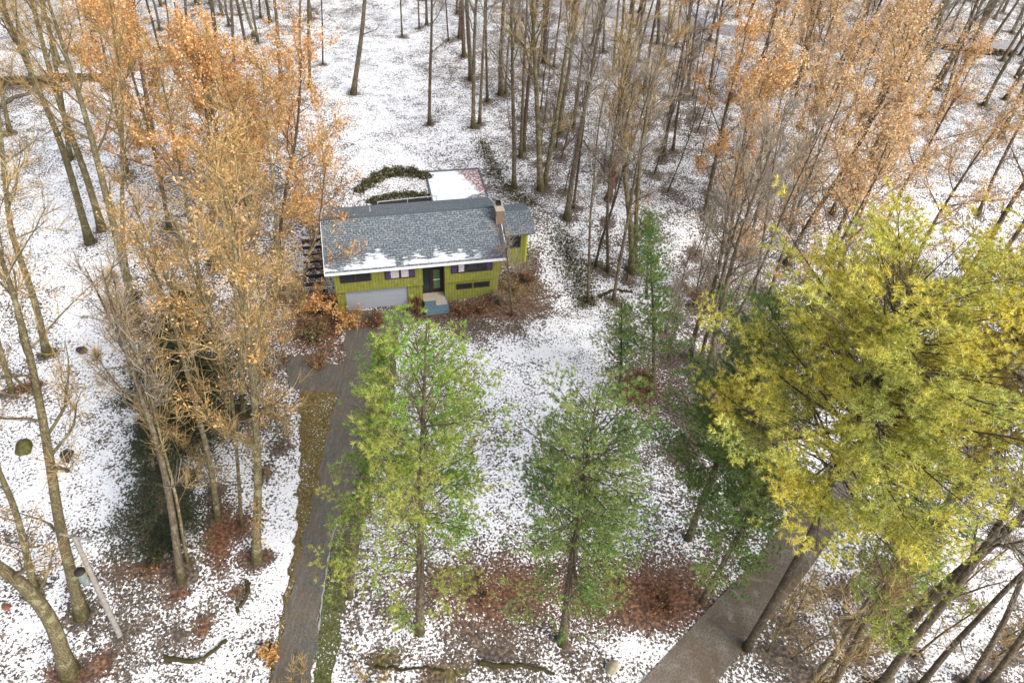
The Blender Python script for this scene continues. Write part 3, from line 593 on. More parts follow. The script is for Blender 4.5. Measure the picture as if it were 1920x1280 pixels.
# ---- trees traced one by one: style | height | trunk radius | extra | pixels up the trunk from the root
TREES = """
tan|23|.36|n=1100,s=5,c=.42,a=46|152,1155 130,1060 110,980 95,870 68,720 45,620 10,500|tall leaning bare tree with lichened bark behind the old grey pole
tan|21|.46|n=900,s=5,c=.38,a=46,fork=1|128,1262 100,1165 60,1110 20,1075 -20,1050|thick leaning forked tree trunk at the bottom left corner
tan|17|.22|n=600,s=3.6,c=.4|64,1105 50,1040 38,985 20,930 -5,880|second stem rising beside the thick forked tree at bottom left
tan|22|.30|n=900,s=4.4,c=.5,a=46|87,665 75,600 55,530 20,440 8,330 2,250|bare tree with mossy foot on open snow at far left
tan|20|.2|n=800,s=4|22,735 8,680 -10,620|bare tree on the left edge beside the dark brush mound
tan|23|.36|n=1300,s=4.6,c=.58|168,455 150,390 125,300 98,225 70,165|leftmost of the three big trees by the upper left clearing
tan|23|.36|n=1300,s=4.6,c=.58|191,430 165,340 140,270 118,215 98,150|middle of the three big trees by the upper left clearing
tan|23|.40|n=1200,s=4.6,c=.55|255,600 238,520 215,430 190,330 160,215 140,150|big dark-based tree left of the dark spruce
tan|20|.24|n=800,s=3.6,c=.5|250,560 232,480 228,400 230,330 228,240|slimmer tree right of the big dark-based tree on the left
tan|20|.26|n=900,s=4,c=.55|131,299 122,230 111,158 95,80|short-looking bare trunk ending in snow just below the stone wall
gold|23|.32|n=1200,s=4.8,c=.38,l=1500|480,1050 483,950 484,870 478,760 468,650 455,560|tall bare tree nearest the driveway with brown leaves at its foot
gold|20|.22|n=700,s=3.8,c=.48,l=1200|407,970 400,900 385,830 360,730 345,680 320,580 280,490|bare tree with rust leaf pile just below its foot
tan|20|.13|n=900,s=3.5,c=.35|452,985 448,900 440,800 433,715 410,640|slender bare tree between the rust leaf pile and the driveway
grey|20|.26|n=380,s=3.4,c=.58|339,1088 328,1000 316,920 300,850 282,790 262,740|bare tree standing in front of the lower dark spruce
tan|16|.1|n=500,s=2.6|351,1056 340,985 330,930 318,880|thin stem just right of the tree before the lower spruce
grey|16|.15|n=350,s=3,c=.5|312,880 295,800 268,730 240,670|bare tree between the two dark spruces on the left
gold|17|.18|n=400,s=3,c=.5,l=700|392,800 375,720 352,640 330,570|bare tree in front of the upper dark spruce
gold|19|.22|n=800,s=3.8,c=.45,l=1800|455,780 452,700 448,620 440,540 425,460|tree with tan leaves left of the parking pad
gold|18|.2|n=900,s=4,c=.4,l=1800|500,700 496,620 488,540 480,470|tan-leaved tree between the parking pad and the left woods
gold|18|.2|n=800,s=4,c=.4,l=1800|380,560 368,480 352,400 340,330|tan-leaved tree above the upper dark spruce
gold|17|.2|a=50,n=1300,s=4.8,c=.35,l=3060|520,560 520,480 518,420|tan-leaved tree left of the garden steps
orange|17|.26|a=50,n=1300,s=6.3,c=.35,l=11000|400,500 398,420 395,340 392,260|large orange-leaved tree in the middle of the left woods
orange|16|.24|a=50,n=1200,s=5.8,c=.35,l=9000|318,430 305,360 292,290|orange-leaved tree left of the large one in the left woods
orange|15|.22|a=50,n=1200,s=6.3,c=.3,l=7200|520,470 530,400 542,320 555,260|orange-leaved tree reaching over the left end of the backyard
orange|11|.14|a=50,n=900,s=5.6,c=.25,l=2600|560,560 575,500 590,450|small orange-leaved tree hanging over the left end of the roof
orange|13|.2|a=50,n=1000,s=5.3,c=.3,l=7200|455,380 455,320 452,260|orange-leaved tree nearest the stone wall in the left woods
orange|15|.2|a=50,n=1000,s=5.3,c=.3,l=6400|240,330 228,260 215,190|leftmost orange-leaved tree, beside the three big bare trees
gold|15|.18|a=50,n=1300,s=4.5,c=.3,l=1530|440,470 438,420 432,340|tan twiggy tree in front of the large orange tree
brown|19|.3|n=900,s=4|284,249 276,190 268,140|
brown|19|.2|n=700,s=3.6|203,168 185,110 168,50|
brown|20|.34|n=900,s=4|410,107 402,50 396,0|
brown|19|.26|n=900,s=4|443,235 441,180 438,100|
grey|19|.2|n=800,s=4|353,104 350,50 347,0|
grey|20|.28|n=900,s=4|527,151 522,90 519,34|
grey|19|.17|n=700,s=3.5|561,191 562,120 562,50|
grey|20|.24|n=900,s=4|581,165 579,80 578,0|
brown|15|.1|n=300,s=2|605,121 605,70 604,30|
grey|19|.2|n=700,s=3.5|484,80 475,30 470,0|
brown|16|.12|n=300,s=2.5|319,112 317,70 315,30|
brown|16|.1|n=300,s=2.5|337,120 335,70 333,40|
brown|18|.12|n=300,s=2.5|160,94 152,50 146,20|
tan|22|.3|n=1100,s=4.5|60,150 48,90 30,30|
tan|22|.25|n=1300,s=4.5|110,120 95,60 80,10|
tan|22|.25|n=1400,s=4.5|225,130 215,70 205,20|
tan|22|.25|n=1400,s=4.5|262,90 255,50 245,10|
tan|22|.25|n=1300,s=4.5|18,250 5,180 -10,120|
grey|20|.36|n=700,s=4,c=.55|662,176 672,110 680,50 684,0|solitary tree with flared foot standing on the backyard snow, left one
grey|19|.22|n=600,s=3.2,c=.5|805,233 806,150 809,70 810,0|slim solitary tree standing on the backyard snow, right one
brown|16|.12|n=200,s=2|754,69 752,30 751,0|
brown|16|.12|n=200,s=2|786,55 785,25 784,0|
brown|18|.2|n=300,s=2.5|800,47 800,20 799,0|
brown|15|.1|n=200,s=2|841,77 838,40 836,0|
brown|19|.28|n=500,s=3|862,72 863,40 864,0|
brown|20|.28|n=500,s=3.3|870,106 868,50 866,0|
grey|21|.34|n=800,s=4|884,150 880,90 876,30|
grey|21|.27|n=800,s=4|887,240 888,160 889,80 892,20|
grey|20|.2|n=600,s=3.5|899,232 903,150 908,60|
brown|19|.16|n=400,s=3|914,191 912,120 911,50|
brown|19|.32|n=600,s=3.6|939,178 938,110 942,60 944,0|
grey|18|.15|n=500,s=3|948,176 951,110 957,50|
grey|20|.2|n=700,s=3.6|976,295 980,200 983,100 988,30|
brown|20|.24|n=700,s=3.6|981,282 986,210 993,134 999,60|
grey|19|.26|n=900,s=4.2|964,353 964,270 962,200 960,110|
tan|22|.34|n=1100,s=4.6|1014,357 1011,300 1009,235 1003,120 999,20|left stem of the pale double tree right of the patio
tan|21|.28|n=1100,s=4.6|1020,350 1030,290 1040,235 1050,180 1060,100|right stem of the pale double tree right of the patio
grey|21|.28|n=800,s=4|1050,252 1055,190 1067,134 1076,60|
brown|20|.30|n=700,s=4|1020,118 1023,60 1028,0|
grey|21|.30|n=1100,s=4.4|1062,410 1075,320 1087,252 1103,168 1124,50|bare tree with mossy foot uphill of the dark hedge bank
grey|19|.17|n=600,s=3|1075,242 1082,190 1090,120|
brown|18|.13|n=400,s=2.6|1075,390 1086,300 1098,200|
grey|19|.2|n=700,s=3.4|1150,134 1153,80 1159,17|
tan|21|.34|n=1200,s=5,c=.45|1185,510 1184,440 1172,330 1167,269 1159,201 1168,130 1180,60|left stem of the forked pale tree right of the broken snag
tan|20|.26|n=1100,s=4.6|1190,500 1192,420 1197,340 1203,275 1215,200 1228,144 1245,90|right stem of the forked pale tree right of the broken snag
brown|19|.22|n=800,s=4|1208,168 1214,120 1222,70|
brown|19|.2|n=700,s=3.6|1245,292 1252,240 1258,200 1270,140|
brown|18|.16|n=600,s=3|1262,282 1268,230 1275,180|
grey|18|.13|n=500,s=2.8|1103,565 1104,500 1106,430|
grey|18|.16|n=600,s=3|1140,510 1139,460 1138,400|
grey|19|.18|n=700,s=3.2|1150,565 1160,500 1174,430 1186,360|
brown|17|.12|n=500,s=2.5|1116,500 1124,460 1134,430|
grey|20|.30|n=800,s=4|1305,800 1324,715 1347,598 1366,515 1391,430|thick brown tree trunk rising right of the small sparse pine
grey|19|.22|n=500,s=3.4|1294,670 1308,600 1330,570 1345,510|
grey|19|.18|n=500,s=3.2|1312,680 1330,610 1344,560|
grey|18|.15|n=700,s=3.2|1364,645 1376,610 1391,574|
grey|18|.15|n=700,s=3.2|1404,650 1410,610 1416,560|
brown|20|.30|n=1100,s=4.5|1807,534 1830,485 1858,447 1890,390|
brown|20|.2|n=900,s=4|1834,403 1855,350 1878,302|
brown|20|.24|n=900,s=4|1851,521 1880,475 1908,437|
brown|20|.24|n=900,s=4|1881,564 1900,530 1918,504|
grey|22|.38|n=800,s=5|1680,1193 1750,1115 1817,1058 1880,1000|thickest tree at lower right, leaning toward the right edge
grey|22|.27|n=700,s=5|1650,1290 1700,1215 1767,1135 1810,1080|
grey|20|.18|n=700,s=4|1723,1290 1760,1240 1801,1193|
grey|20|.18|n=700,s=4|1814,1285 1840,1240 1871,1189|
grey|20|.18|n=700,s=4|1851,1285 1885,1240 1918,1190|
tan|12|.2|n=900,s=3.6,c=.25|1505,1300 1545,1248 1572,1219 1600,1165 1636,1112 1696,1028|pale twiggy tree at the right verge of the lower road
grey|18|.24|n=700,s=4|1678,1004 1693,970 1713,930|
grey|18|.2|n=700,s=4|1753,1004 1772,970 1790,947|
grey|18|.18|n=800,s=4|1610,1230 1650,1170 1680,1120|
peach|17|.22|a=50,n=600,s=5.4,c=.35,l=5780|1400,480 1415,420 1430,350|
peach|17|.22|a=50,n=600,s=5.4,c=.35,l=5780|1480,420 1498,350 1520,280|
peach|17|.22|a=50,n=600,s=5.4,c=.35,l=6120|1560,400 1580,340 1605,280|
peach|16|.22|a=50,n=600,s=5.4,c=.35,l=5780|1650,440 1680,380 1712,320|
peach|15|.2|a=50,n=700,s=5.0,c=.3,l=4500|1700,520 1725,470 1755,410|
peach|18|.22|a=50,n=600,s=5.4,c=.35,l=5780|1390,300 1402,230 1416,160|
peach|18|.22|a=50,n=600,s=5.4,c=.35,l=5780|1600,300 1625,240 1655,180|
orange|17|.24|a=50,n=1000,s=5.2,c=.25,l=5200|1350,560 1362,480 1376,400|
peach|18|.22|a=50,n=600,s=5.4,c=.35,l=5780|1500,240 1515,180 1532,120|
peach|17|.22|a=50,n=700,s=5.0,c=.3,l=4500|1440,560 1460,500 1482,430|
peach|18|.22|a=50,n=600,s=5.4,c=.35,l=5100|1440,170 1452,110 1465,50|
peach|18|.22|a=50,n=600,s=5.4,c=.35,l=5100|1330,170 1338,110 1348,50|
orange|17|.24|a=50,n=900,s=5.2,c=.3,l=5200|1322,400 1335,330 1350,260|
peach|17|.22|a=50,n=600,s=5.4,c=.35,l=5100|1560,540 1585,470 1615,400|
grey|18|.2|n=1200,s=4,c=.35|1680,260 1700,210 1722,150|
orange|16|.2|a=50,n=900,s=4.8,c=.35,l=4400|1290,170 1296,110 1303,50|
peach|15|.2|a=50,n=600,s=5.3,c=.3,l=4420|1500,620 1525,560 1552,500|
grey|7|.1|n=500,s=2.4,c=.3,a=45|960,592 958,560 955,535|small bare spreading tree at the right front corner of the house
"""
ZONES = [(-99, 300, -99, 150, 'beyond the upper left stone wall'), (-99, 300, 150, 500, 'on the upper left slope'), (300, 620, -99, 260, 'in the woods behind the orange left trees'),
         (620, 875, -99, 400, 'along the back edge of the backyard'), (875, 960, -99, 400, 'in the tree row right of the backyard'), (960, 1100, -99, 450, 'in the woods above the side wing'),
         (1100, 1285, -99, 400, 'in the woods right of the broken snag'), (1090, 1180, 400, 700, 'beside the dark hedge bank'), (1285, 1450, -99, 460, 'in the upper right woods near the far road'), (1450, 1760, -99, 350, 'in the back of the orange woods'),
         (1285, 1450, 460, 900, 'left of the golden pine'), (1450, 1760, 350, 700, 'just behind the golden pine'), (1760, 1999, -99, 700, 'on the slope at the right edge'), (1560, 1999, 900, 1400, 'in the lower right corner')]
SD_ = dict(tan='tall tan-twigged bare tree', grey='tall grey bare tree', brown='dark-barked bare tree', orange='orange-leaved tree', peach='pale orange-leaved tree', gold='tan-leaved tree')
ORD = ['', 'second ', 'third ', 'fourth ', 'fifth ', 'sixth ', 'seventh ', 'eighth ', 'ninth ']
rows = []
for ln in TREES.strip().split('\n'):
    sty, H, r0, ex, px, lab = ln.split('|')
    e = dict(kv.split('=') for kv in ex.split(',')); pts = [tuple(map(float, p.split(','))) for p in px.split()]
    rows.append([sty, float(H), float(r0)*(.78 if sty != 'brown' else .82), e, pts, lab])
zl = {}
for i, r in enumerate(rows):
    if r[5]: continue
    for z in ZONES:
        if z[0] <= r[4][0][0] < z[1] and z[2] <= r[4][0][1] < z[3]: zl.setdefault((z[4], r[0]), []).append(i); break
    else: r[5] = SD_[r[0]]+' rooted alone near x%d' % r[4][0][0]; print('NOZONE', r)
for (ph, sty), ids in zl.items():
    ids.sort(key=lambda i: rows[i][4][0][0])
    for k, i in enumerate(ids): rows[i][5] = SD_[sty]+(', the only one ' if len(ids) == 1 else (', '+(ORD[k]+'from the left ' if k else 'leftmost one ')))+ph
BASES = []
for i, (sty, H, r0, e, pts, lab) in enumerate(rows):
    rng = np.random.default_rng(100+i); B = at(*pts[0]); wp = [above(B, *p) for p in pts[1:]]
    path = trunk_path(B, wp, H, rng); BASES.append(B[:2])
    a = float(e.get('a', 38))
    T, C, Lf = tree_meshes(path, r0, rng, crown=float(e.get('c', .45)), nl=14 if H > 10 else 9, spread=float(e['s']), ang=(a-14, a+14), ntw=int(int(e['n'])*TWF), leaf=int(int(e.get('l', 0))*LFF*1.3), fork='fork' in e, lsize=.115 if sty == 'peach' else .095 if sty == 'gold' else .125)
    nm = {'orange': 'orange_leaved_tree', 'peach': 'orange_leaved_tree', 'gold': 'tan_leaved_tree'}.get(sty, 'bare_tree')
    gr = {'orange': 'orange leaved trees', 'peach': 'pale orange leaved trees', 'gold': 'tan leaved trees'}.get(sty, 'bare trees of the wooded lot')
    put_tree(nm, T, C, Lf, STY[sty], B, lab, 'tree', gr)

# ---- woodland too dense to tell apart: copies of a few prototypes
def copy_tree(root, loc, rz, s, sz, label, group, tilt=(0, 0)):
    r = root.copy(); col.objects.link(r); r.location = loc; r.rotation_euler = (tilt[0], tilt[1], rz); r.scale = (s, s, sz); r['label'] = label; r['group'] = group
    for ch in [c for c in PROTO_CH[root.name]]:
        c = ch.copy(); col.objects.link(c); c.parent = r
    return r
PROTO_CH = {}
ORDW = 'first second third fourth fifth sixth seventh eighth ninth tenth eleventh twelfth thirteenth fourteenth fifteenth sixteenth seventeenth eighteenth nineteenth twentieth twenty-first twenty-second twenty-third twenty-fourth'.split()
def proto(name, sty, H, r0, seed, **kw):
    rng = np.random.default_rng(seed); P = trunk_path(np.zeros(3), [], H, rng); T, C, Lf = tree_meshes(P, r0, rng, **kw)
    o = put_tree(name, T, C, Lf, STY[sty], (0, 0, 0), 'x', 'tree'); PROTO_CH[o.name] = [c for c in bpy.data.objects if c.parent == o]; return o
def scatter(protos, poly, n, label, group, seed, smin=.8, smax=1.15, mind=1.6, cat='tree', tilt=.05):
    rng = random.Random(seed); pl = poly; xs_ = [p[0] for p in pl]; ys_ = [p[1] for p in pl]; W = [at(*p)[:2] for p in pl]
    wx = [p[0] for p in W]; wy = [p[1] for p in W]; made = 0; tries = 0; done = []
    def inside(x, y):
        c = False; j = len(W)-1
        for i in range(len(W)):
            if (W[i][1] > y) != (W[j][1] > y) and x < (W[j][0]-W[i][0])*(y-W[i][1])/(W[j][1]-W[i][1])+W[i][0]: c = not c
            j = i
        return c
    while made < n and tries < n*60:
        tries += 1; x = rng.uniform(min(wx), max(wx)); y = rng.uniform(min(wy), max(wy))
        if not inside(x, y) or any((b[0]-x)**2+(b[1]-y)**2 < mind**2 for b in BASES): continue
        BASES.append((x, y)); p = protos[made % len(protos)]; s = rng.uniform(smin, smax); z = float(terr(x, y))-.15
        if p.get('fresh', 1):
            o = p; o.location = (x, y, z); o.rotation_euler = (rng.gauss(0, tilt), rng.gauss(0, tilt), rng.uniform(0, 6.28)); o.scale = (s, s, s*rng.uniform(.9, 1.15)); o['label'] = label; o['group'] = group; o['category'] = cat; o['fresh'] = 0
        else:
            o = copy_tree(p, (x, y, z), rng.uniform(0, 6.28), s, s*rng.uniform(.9, 1.15), label, group, (rng.gauss(0, tilt), rng.gauss(0, tilt))); o['category'] = cat
        made += 1; done.append((x, y, o))
    if len(done) <= 24:
        done.sort(key=lambda d: proj(np.array([d[0], d[1], float(terr(d[0], d[1]))]))[0])
        for k, d in enumerate(done): d[2]['label'] = label+', '+(ORDW[k]+' from the left' if k else 'the leftmost')
PG = [proto('bare_tree', 'grey', 19, .16+.03*k, 500+k, crown=.42, nl=12, spread=3.4, ntw=int(1000*TWF)) for k in range(4)]
PB = [proto('bare_tree', 'brown', 18, .14+.03*k, 520+k, crown=.45, nl=11, spread=3.0, ntw=int(700*TWF)) for k in range(3)]
PT = [proto('bare_tree', 'tan', 20, .18+.03*k, 540+k, crown=.38, nl=13, spread=3.8, ntw=int(1300*TWF)) for k in range(3)]
PP = [proto('orange_leaved_tree', 'peach', 15, .15+.03*k, 560+k, crown=.3, nl=12, spread=4.4, ang=(30,62), ntw=int(800*TWF), leaf=int(5200*LFF), lsize=.115) for k in range(3)]
scatter(PG, [(1700, -40), (2050, -40), (2050, 300), (1900, 330), (1650, 220)], 58, 'slender grey bare tree in the dense woods of the upper right corner', 'bare trees of the upper right corner', 1)
scatter(PB[:2], [(1240, -50), (1700, -50), (1700, 330), (1240, 330)], 14, 'dark slender bare tree among the pale orange trees', 'bare trees among the orange woods', 2)
scatter(PP, [(1320, 60), (1650, 60), (1680, 480), (1380, 520)], 15, 'smaller pale orange tree in the upper right woods', 'smaller trees of the orange woods', 3)
scatter(PT, [(-60, -50), (480, -50), (480, 100), (-60, 110)], 24, 'tan-twigged tree in the dense woods of the upper left corner', 'tan trees of the upper left corner', 4)
scatter(PB[2:], [(620, -60), (1240, -60), (1240, 90), (900, 60), (620, 10)], 20, 'dark slim bare tree in the top centre woods', 'far bare trees at the top centre', 5)
scatter(PG[2:], [(1100, 120), (1300, 120), (1330, 520), (1130, 380)], 10, 'slim grey tree in the thicket between the snag and orange woods', 'slim trees right of the snag', 6) if False else None
scatter([proto('bare_tree', 'grey', 19, .15, 530, crown=.45, nl=11, spread=3.0, ntw=600), proto('bare_tree', 'brown', 19, .17, 531, crown=.45, nl=11, spread=3.0, ntw=600)], [(280, -60), (620, -60), (610, 60), (560, 130), (300, 120)], 22, 'slim bare tree left behind the backyard', 'far bare trees left of the backyard', 6)
scatter([proto('bare_tree', 'grey', 20, .13, 630, crown=.5, nl=10, spread=2.6, ntw=500), proto('bare_tree', 'grey', 19, .15, 631, crown=.5, nl=10, spread=2.8, ntw=500)], [(900, -60), (1300, -60), (1290, 170), (1010, 150), (930, 60)], 24, 'slim grey bare tree in the dense woods above the side wing', 'slim bare trees above the side wing', 14)
PS = [proto('sapling', 'brown', 7, .05, 580+k, crown=.25, nl=9, spread=1.6, ntw=int(350*TWF), tw=.012) for k in range(3)]
PS2 = [proto('sapling', 'grey', 6, .05, 590+k, crown=.2, nl=9, spread=1.8, ntw=int(400*TWF), tw=.012) for k in range(2)]
scatter(PS, [(960, 180), (1320, 180), (1340, 640), (1240, 640), (1100, 400), (1000, 340)], 40, 'thin dark sapling in the undergrowth right of the backyard and house', 'saplings of the right undergrowth', 7, .7, 1.3, 1.0, 'sapling')
scatter(PS2, [(1250, 560), (1420, 560), (1400, 800), (1270, 860), (1230, 700)], 14, 'thin grey sapling left of the golden pine', 'saplings left of the golden pine', 8, .7, 1.3, 1.0, 'sapling')
PS3 = [proto('sapling', 'tan', 6, .045, 600+k, crown=.2, nl=9, spread=2.0, ntw=int(400*TWF), tw=.011) for k in range(2)]
scatter(PS3, [(1440, 1180), (1640, 1050), (1900, 1080), (1900, 1300), (1400, 1300)], 16, 'thin pale sapling at the lower right', 'saplings of the lower right', 9, .7, 1.2, 1.0, 'sapling')
PS4 = [proto('sapling', 'tan', 5, .04, 610+k, crown=.2, nl=9, spread=2.2, ntw=int(500*TWF), tw=.011) for k in range(2)]
scatter(PS4, [(220, 480), (560, 400), (590, 560), (540, 720), (540, 900), (300, 1000), (230, 700)], 22, 'thin tan sapling in the left woods', 'saplings of the left woods', 10, .6, 1.2, 1.2, 'sapling')

# ---- conifers
def conifer(name, px, H, r0, mat, seed, label, width=3.2, crown=.3, whorl=.6, nb=5, dens=1.0, blade=.2, bw=.028, shape='pine', lean=None, droop=0, group=None, cat='pine tree', ang=None, patch=0.0, bark='M_bark', prof=None, dens2=1.0, gap=0, low=.25):
    rng = np.random.default_rng(seed); B = at(*px[0]); path = trunk_path(B, [above(B, *p) for p in px[1:]], H, rng); n = len(path)
    hgt = path[-1][2]-B[2]
    T = Tubes(); t = np.linspace(0, 1, n); r = r0*(1-t)**.8+.015; r[0] = r0*1.4; T.add(path, r, 8)
    TP = []; TD = []; z = crown; k_ = 0
    while z < .985:
        f = z*(n-1); j = min(n-2, int(f)); p0 = path[j]+(path[j+1]-path[j])*(f-j); q = (z-crown)/(1-crown)
        lob = 1+.28*math.sin(k_*1.9+seed)
        k_ += 1
        Lm = width*lob*(prof(q) if prof else ((1-q)**.75 if shape == 'spruce' else min(1, .55+1.6*q)*(1-q)**.62)); k0 = rng.uniform(0, 6.28)
        for b_ in range(nb):
            if rng.uniform() < patch: continue
            az = k0+b_*6.283/nb+rng.uniform(-.35, .35); up = (ang if ang is not None else .12)+.55*q+rng.normal(0, .08)
            d = np.array([math.cos(az), math.sin(az), up]); L = max(.35, Lm*rng.uniform(.55, 1.2)); m_ = 8
            P = grow(p0+np.array([0, 0, rng.uniform(-.2, .2)]), d, L, m_, rng, up=.3-droop, wob=.07); T.add(P, np.linspace(.010+.008*L, .006, m_), 4)
            ns = int(max(4, L*5.0*dens))
            for s in range(ns):
                g0 = max(.04, .42-.75*q); g = (g0+(1-g0)*(s+rng.uniform(0, 1))/ns) if shape == 'pine' else (.1+.9*(s+rng.uniform())/ns)
                ff = g*(m_-1); jj = min(m_-2, int(ff)); c = P[jj]+(P[jj+1]-P[jj])*(ff-jj); ax = unit(P[jj+1]-P[jj])
                side = unit(np.cross(ax, [0, 0, 1.]))*(1 if s % 2 else -1); bd = unit(ax*.75+side*rng.uniform(.5, 1.1)+np.array([0, 0, .12-droop*.5+rng.normal(0, .18)]))
                bl = L*(.34*(1-g)+.10)*rng.uniform(.7, 1.3)+.12; nt_ = int(max(2, bl*6*dens))
                if bl > .5: T.add(np.array([c, c+bd*bl*.5, c+bd*bl]), np.array([.009, .007, .005]), 3)
                for w in range(nt_):
                    h = (w+1)/nt_; TP.append(c+bd*bl*h+rng.normal(0, .05, 3)); TD.append(unit(bd+np.array([0, 0, .25-droop])))
            TP.append(P[-1]); TD.append(unit(P[-1]-P[-2]))
        z += whorl/hgt*rng.uniform(.75, 1.2)
    TP.append(path[-1]); TD.append(np.array([0, 0, 1.]))
    if shape == 'pine':      # short inner shoots clothe the upper stem
        for _ in range(int(hgt*26)):
            q = rng.uniform(.3, 1); f = (crown+(1-crown)*q)*(n-1); j = min(n-2, int(f)); p0 = path[j]+(path[j+1]-path[j])*(f-j)
            az = rng.uniform(0, 6.28); d = unit(np.array([math.cos(az), math.sin(az), .45])); TP.append(p0+d*rng.uniform(.1, .55)*min(1, (1.15-q)*2)); TD.append(d)
    TP = np.array(TP); TD = np.array(TD)
    if gap > 0:
        ff_ = 2.0; S3 = np.sin(TP[:, 0]*ff_*1.3+seed+1.1*np.sin(TP[:, 2]*ff_))+np.sin(TP[:, 1]*ff_*1.2+seed*2+1.2*np.sin(TP[:, 0]*ff_*.9))+np.sin(TP[:, 2]*ff_*1.7+seed*3+np.sin(TP[:, 1]*ff_*1.1))
        q = np.clip((TP[:, 2]-B[2])/hgt, 0, 1); S4 = np.sin(TP[:, 0]*.9+seed*1.7)*np.sin(TP[:, 1]*1.0+seed)+.6*np.sin(TP[:, 2]*1.5+seed*.7+TP[:, 0]*.5); keep = (S3/3*.5+.5)+.12*S4 > (gap+low*np.clip((.62-q)/.5, 0, 1)+rng.normal(0, .06, len(TP))); TP = TP[keep]; TD = TD[keep]
    C = Cloud(); V, F = blades(TP, TD, blade*.85, int(NBL*dens2*1.7), rng, .85, bw*.72); C.add(V, F)
    root = empty(name, tuple(B)); o = B.astype(np.float32)
    T.V = [v-o for v in T.V]; C.V = [v-o for v in C.V]
    link('trunk', T.build('trunk'), globals()[bark], root); link('crown', C.build('crown'), mat, root)
    return tag(root, label, cat, group)
def wp(q): return (.45+.55*min(1, q/.3))*(1-q)**.42*(1 if q < .93 else .8)
def wp2(q): return (.62+.38*min(1, q/.35))*(1-q)**.36
conifer('pine_tree', [(787, 1185), (788, 1050), (790, 880), (795, 740), (800, 605)], 19.7, .22, M_pine, 31, 'feathery green pine standing alone between the driveway and front lawn', 4.3, .14, .58, 5, 1.1, .22, .034, patch=.12, ang=0, prof=wp, dens2=1.35, gap=.425, low=.5)
conifer('pine_tree', [(1055, 1205), (1072, 1060), (1090, 940), (1105, 840), (1120, 738)], 18.2, .24, M_pine2, 22, 'green pine in the middle of the lower lawn, right of the tall one', 4.3, .3, .52, 5, 1.1, .22, .034, patch=.1, ang=0, prof=wp, dens2=1.35, gap=.425, low=.5)
conifer('pine_tree', [(655, 1120), (672, 960), (690, 820), (708, 700), (716, 630)], 18.0, .16, M_pine, 3, 'narrow pine overhanging the right side of the driveway', 2.2, .2, .6, 4, 1.1, .22, .034, patch=.15, ang=0, prof=wp, dens2=1.35, gap=.43, low=.35)
conifer('pine_tree', [(1400, 1215), (1458, 1115), (1540, 965), (1590, 810), (1643, 735), (1690, 600)], 23.6, .21, M_gold, 4, 'huge golden yellow pine spreading over the lower road', 6.8, .60, .36, 6, 1.1, .22, .032, patch=.08, prof=wp2, dens2=1.35, gap=.465, low=.1)
conifer('pine_tree', [(1640, 1160), (1720, 1040), (1790, 930), (1850, 840)], 24.3, .26, M_gold2, 5, 'golden pine cut by the right edge, beside the huge one', 5.4, .58, .4, 6, 1.0, .22, .032, patch=.08, prof=wp2, dens2=1.35, gap=.45, low=.1)
conifer('pine_tree', [(1290, 1010), (1320, 930), (1352, 850), (1385, 770)], 17.5, .2, M_pine2, 6, 'green pine left of the huge golden pine above the road', 4.2, .25, .45, 6, 1.1, .22, .034, patch=.08, prof=wp, dens2=1.4, gap=.38)
conifer('pine_tree', [(1316, 1128), (1362, 1045), (1400, 975)], 13.0, .16, M_pine2, 7, 'low green pine at the left kerb of the lower road', 3.2, .3, .5, 6, 1.0, .2, .034, patch=.2, prof=wp, dens2=2.0, gap=.28)
conifer('pine_tree', [(1560, 1290), (1610, 1190), (1660, 1100), (1700, 1030)], 15.0, .18, M_pine, 8, 'yellowish green pine right of the lower road', 3.2, .5, .6, 5, .9, .2, .034, patch=.3, prof=wp, dens2=1.6, gap=.3)
conifer('pine_tree', [(1226, 739), (1226, 660), (1226, 598), (1222, 520), (1218, 440)], 12.5, .15, M_pine2, 9, 'small sparse pine rooted in a patch of rust needles', 2.9, .2, .8, 4, 1.0, .22, .036, patch=.2, ang=0, dens2=2.0, gap=.33)
conifer('pine_tree', [(1163, 735), (1165, 650), (1166, 560)], 7.5, .1, M_pine2, 13, 'low green pine left of the rust needle patch', 2.2, .15, .55, 5, 1.1, .2, .032, patch=.1, prof=wp, dens2=1.5, gap=.3)
conifer('pine_tree', [(1212, 560), (1214, 500), (1216, 432)], 8, .12, M_pine2, 14, 'small dark green pine beside the forked pale tree', 2.2, .25, .55, 5, 1.1, .2, .032, patch=.1, prof=wp, dens2=1.5, gap=.3)
conifer('spruce_tree', [(362, 815), (355, 740), (345, 660), (338, 585)], 11.5, .2, M_spruce, 10, 'dark nearly black spruce, the upper one in the left woods', 4.0, .04, .36, 8, 1.3, .18, .034, 'spruce', droop=.2, cat='spruce tree', dens2=1.3, gap=.36, low=0)
conifer('spruce_tree', [(310, 1010), (300, 940), (285, 860), (272, 790)], 7.2, .16, M_spruce, 11, 'dark spruce behind a bare trunk, the lower one at left', 2.5, .05, .36, 8, 1.3, .18, .032, 'spruce', droop=.2, cat='spruce tree', dens2=1.3, gap=.36, low=0)
conifer('spruce_tree', [(440, 420), (420, 330), (405, 250), (395, 180)], 12, .2, M_spruce, 12, 'dark spruce hidden among the orange leaves of the left woods', 1.8, .3, .6, 5, .8, .17, .028, 'spruce', droop=.1, cat='spruce tree')
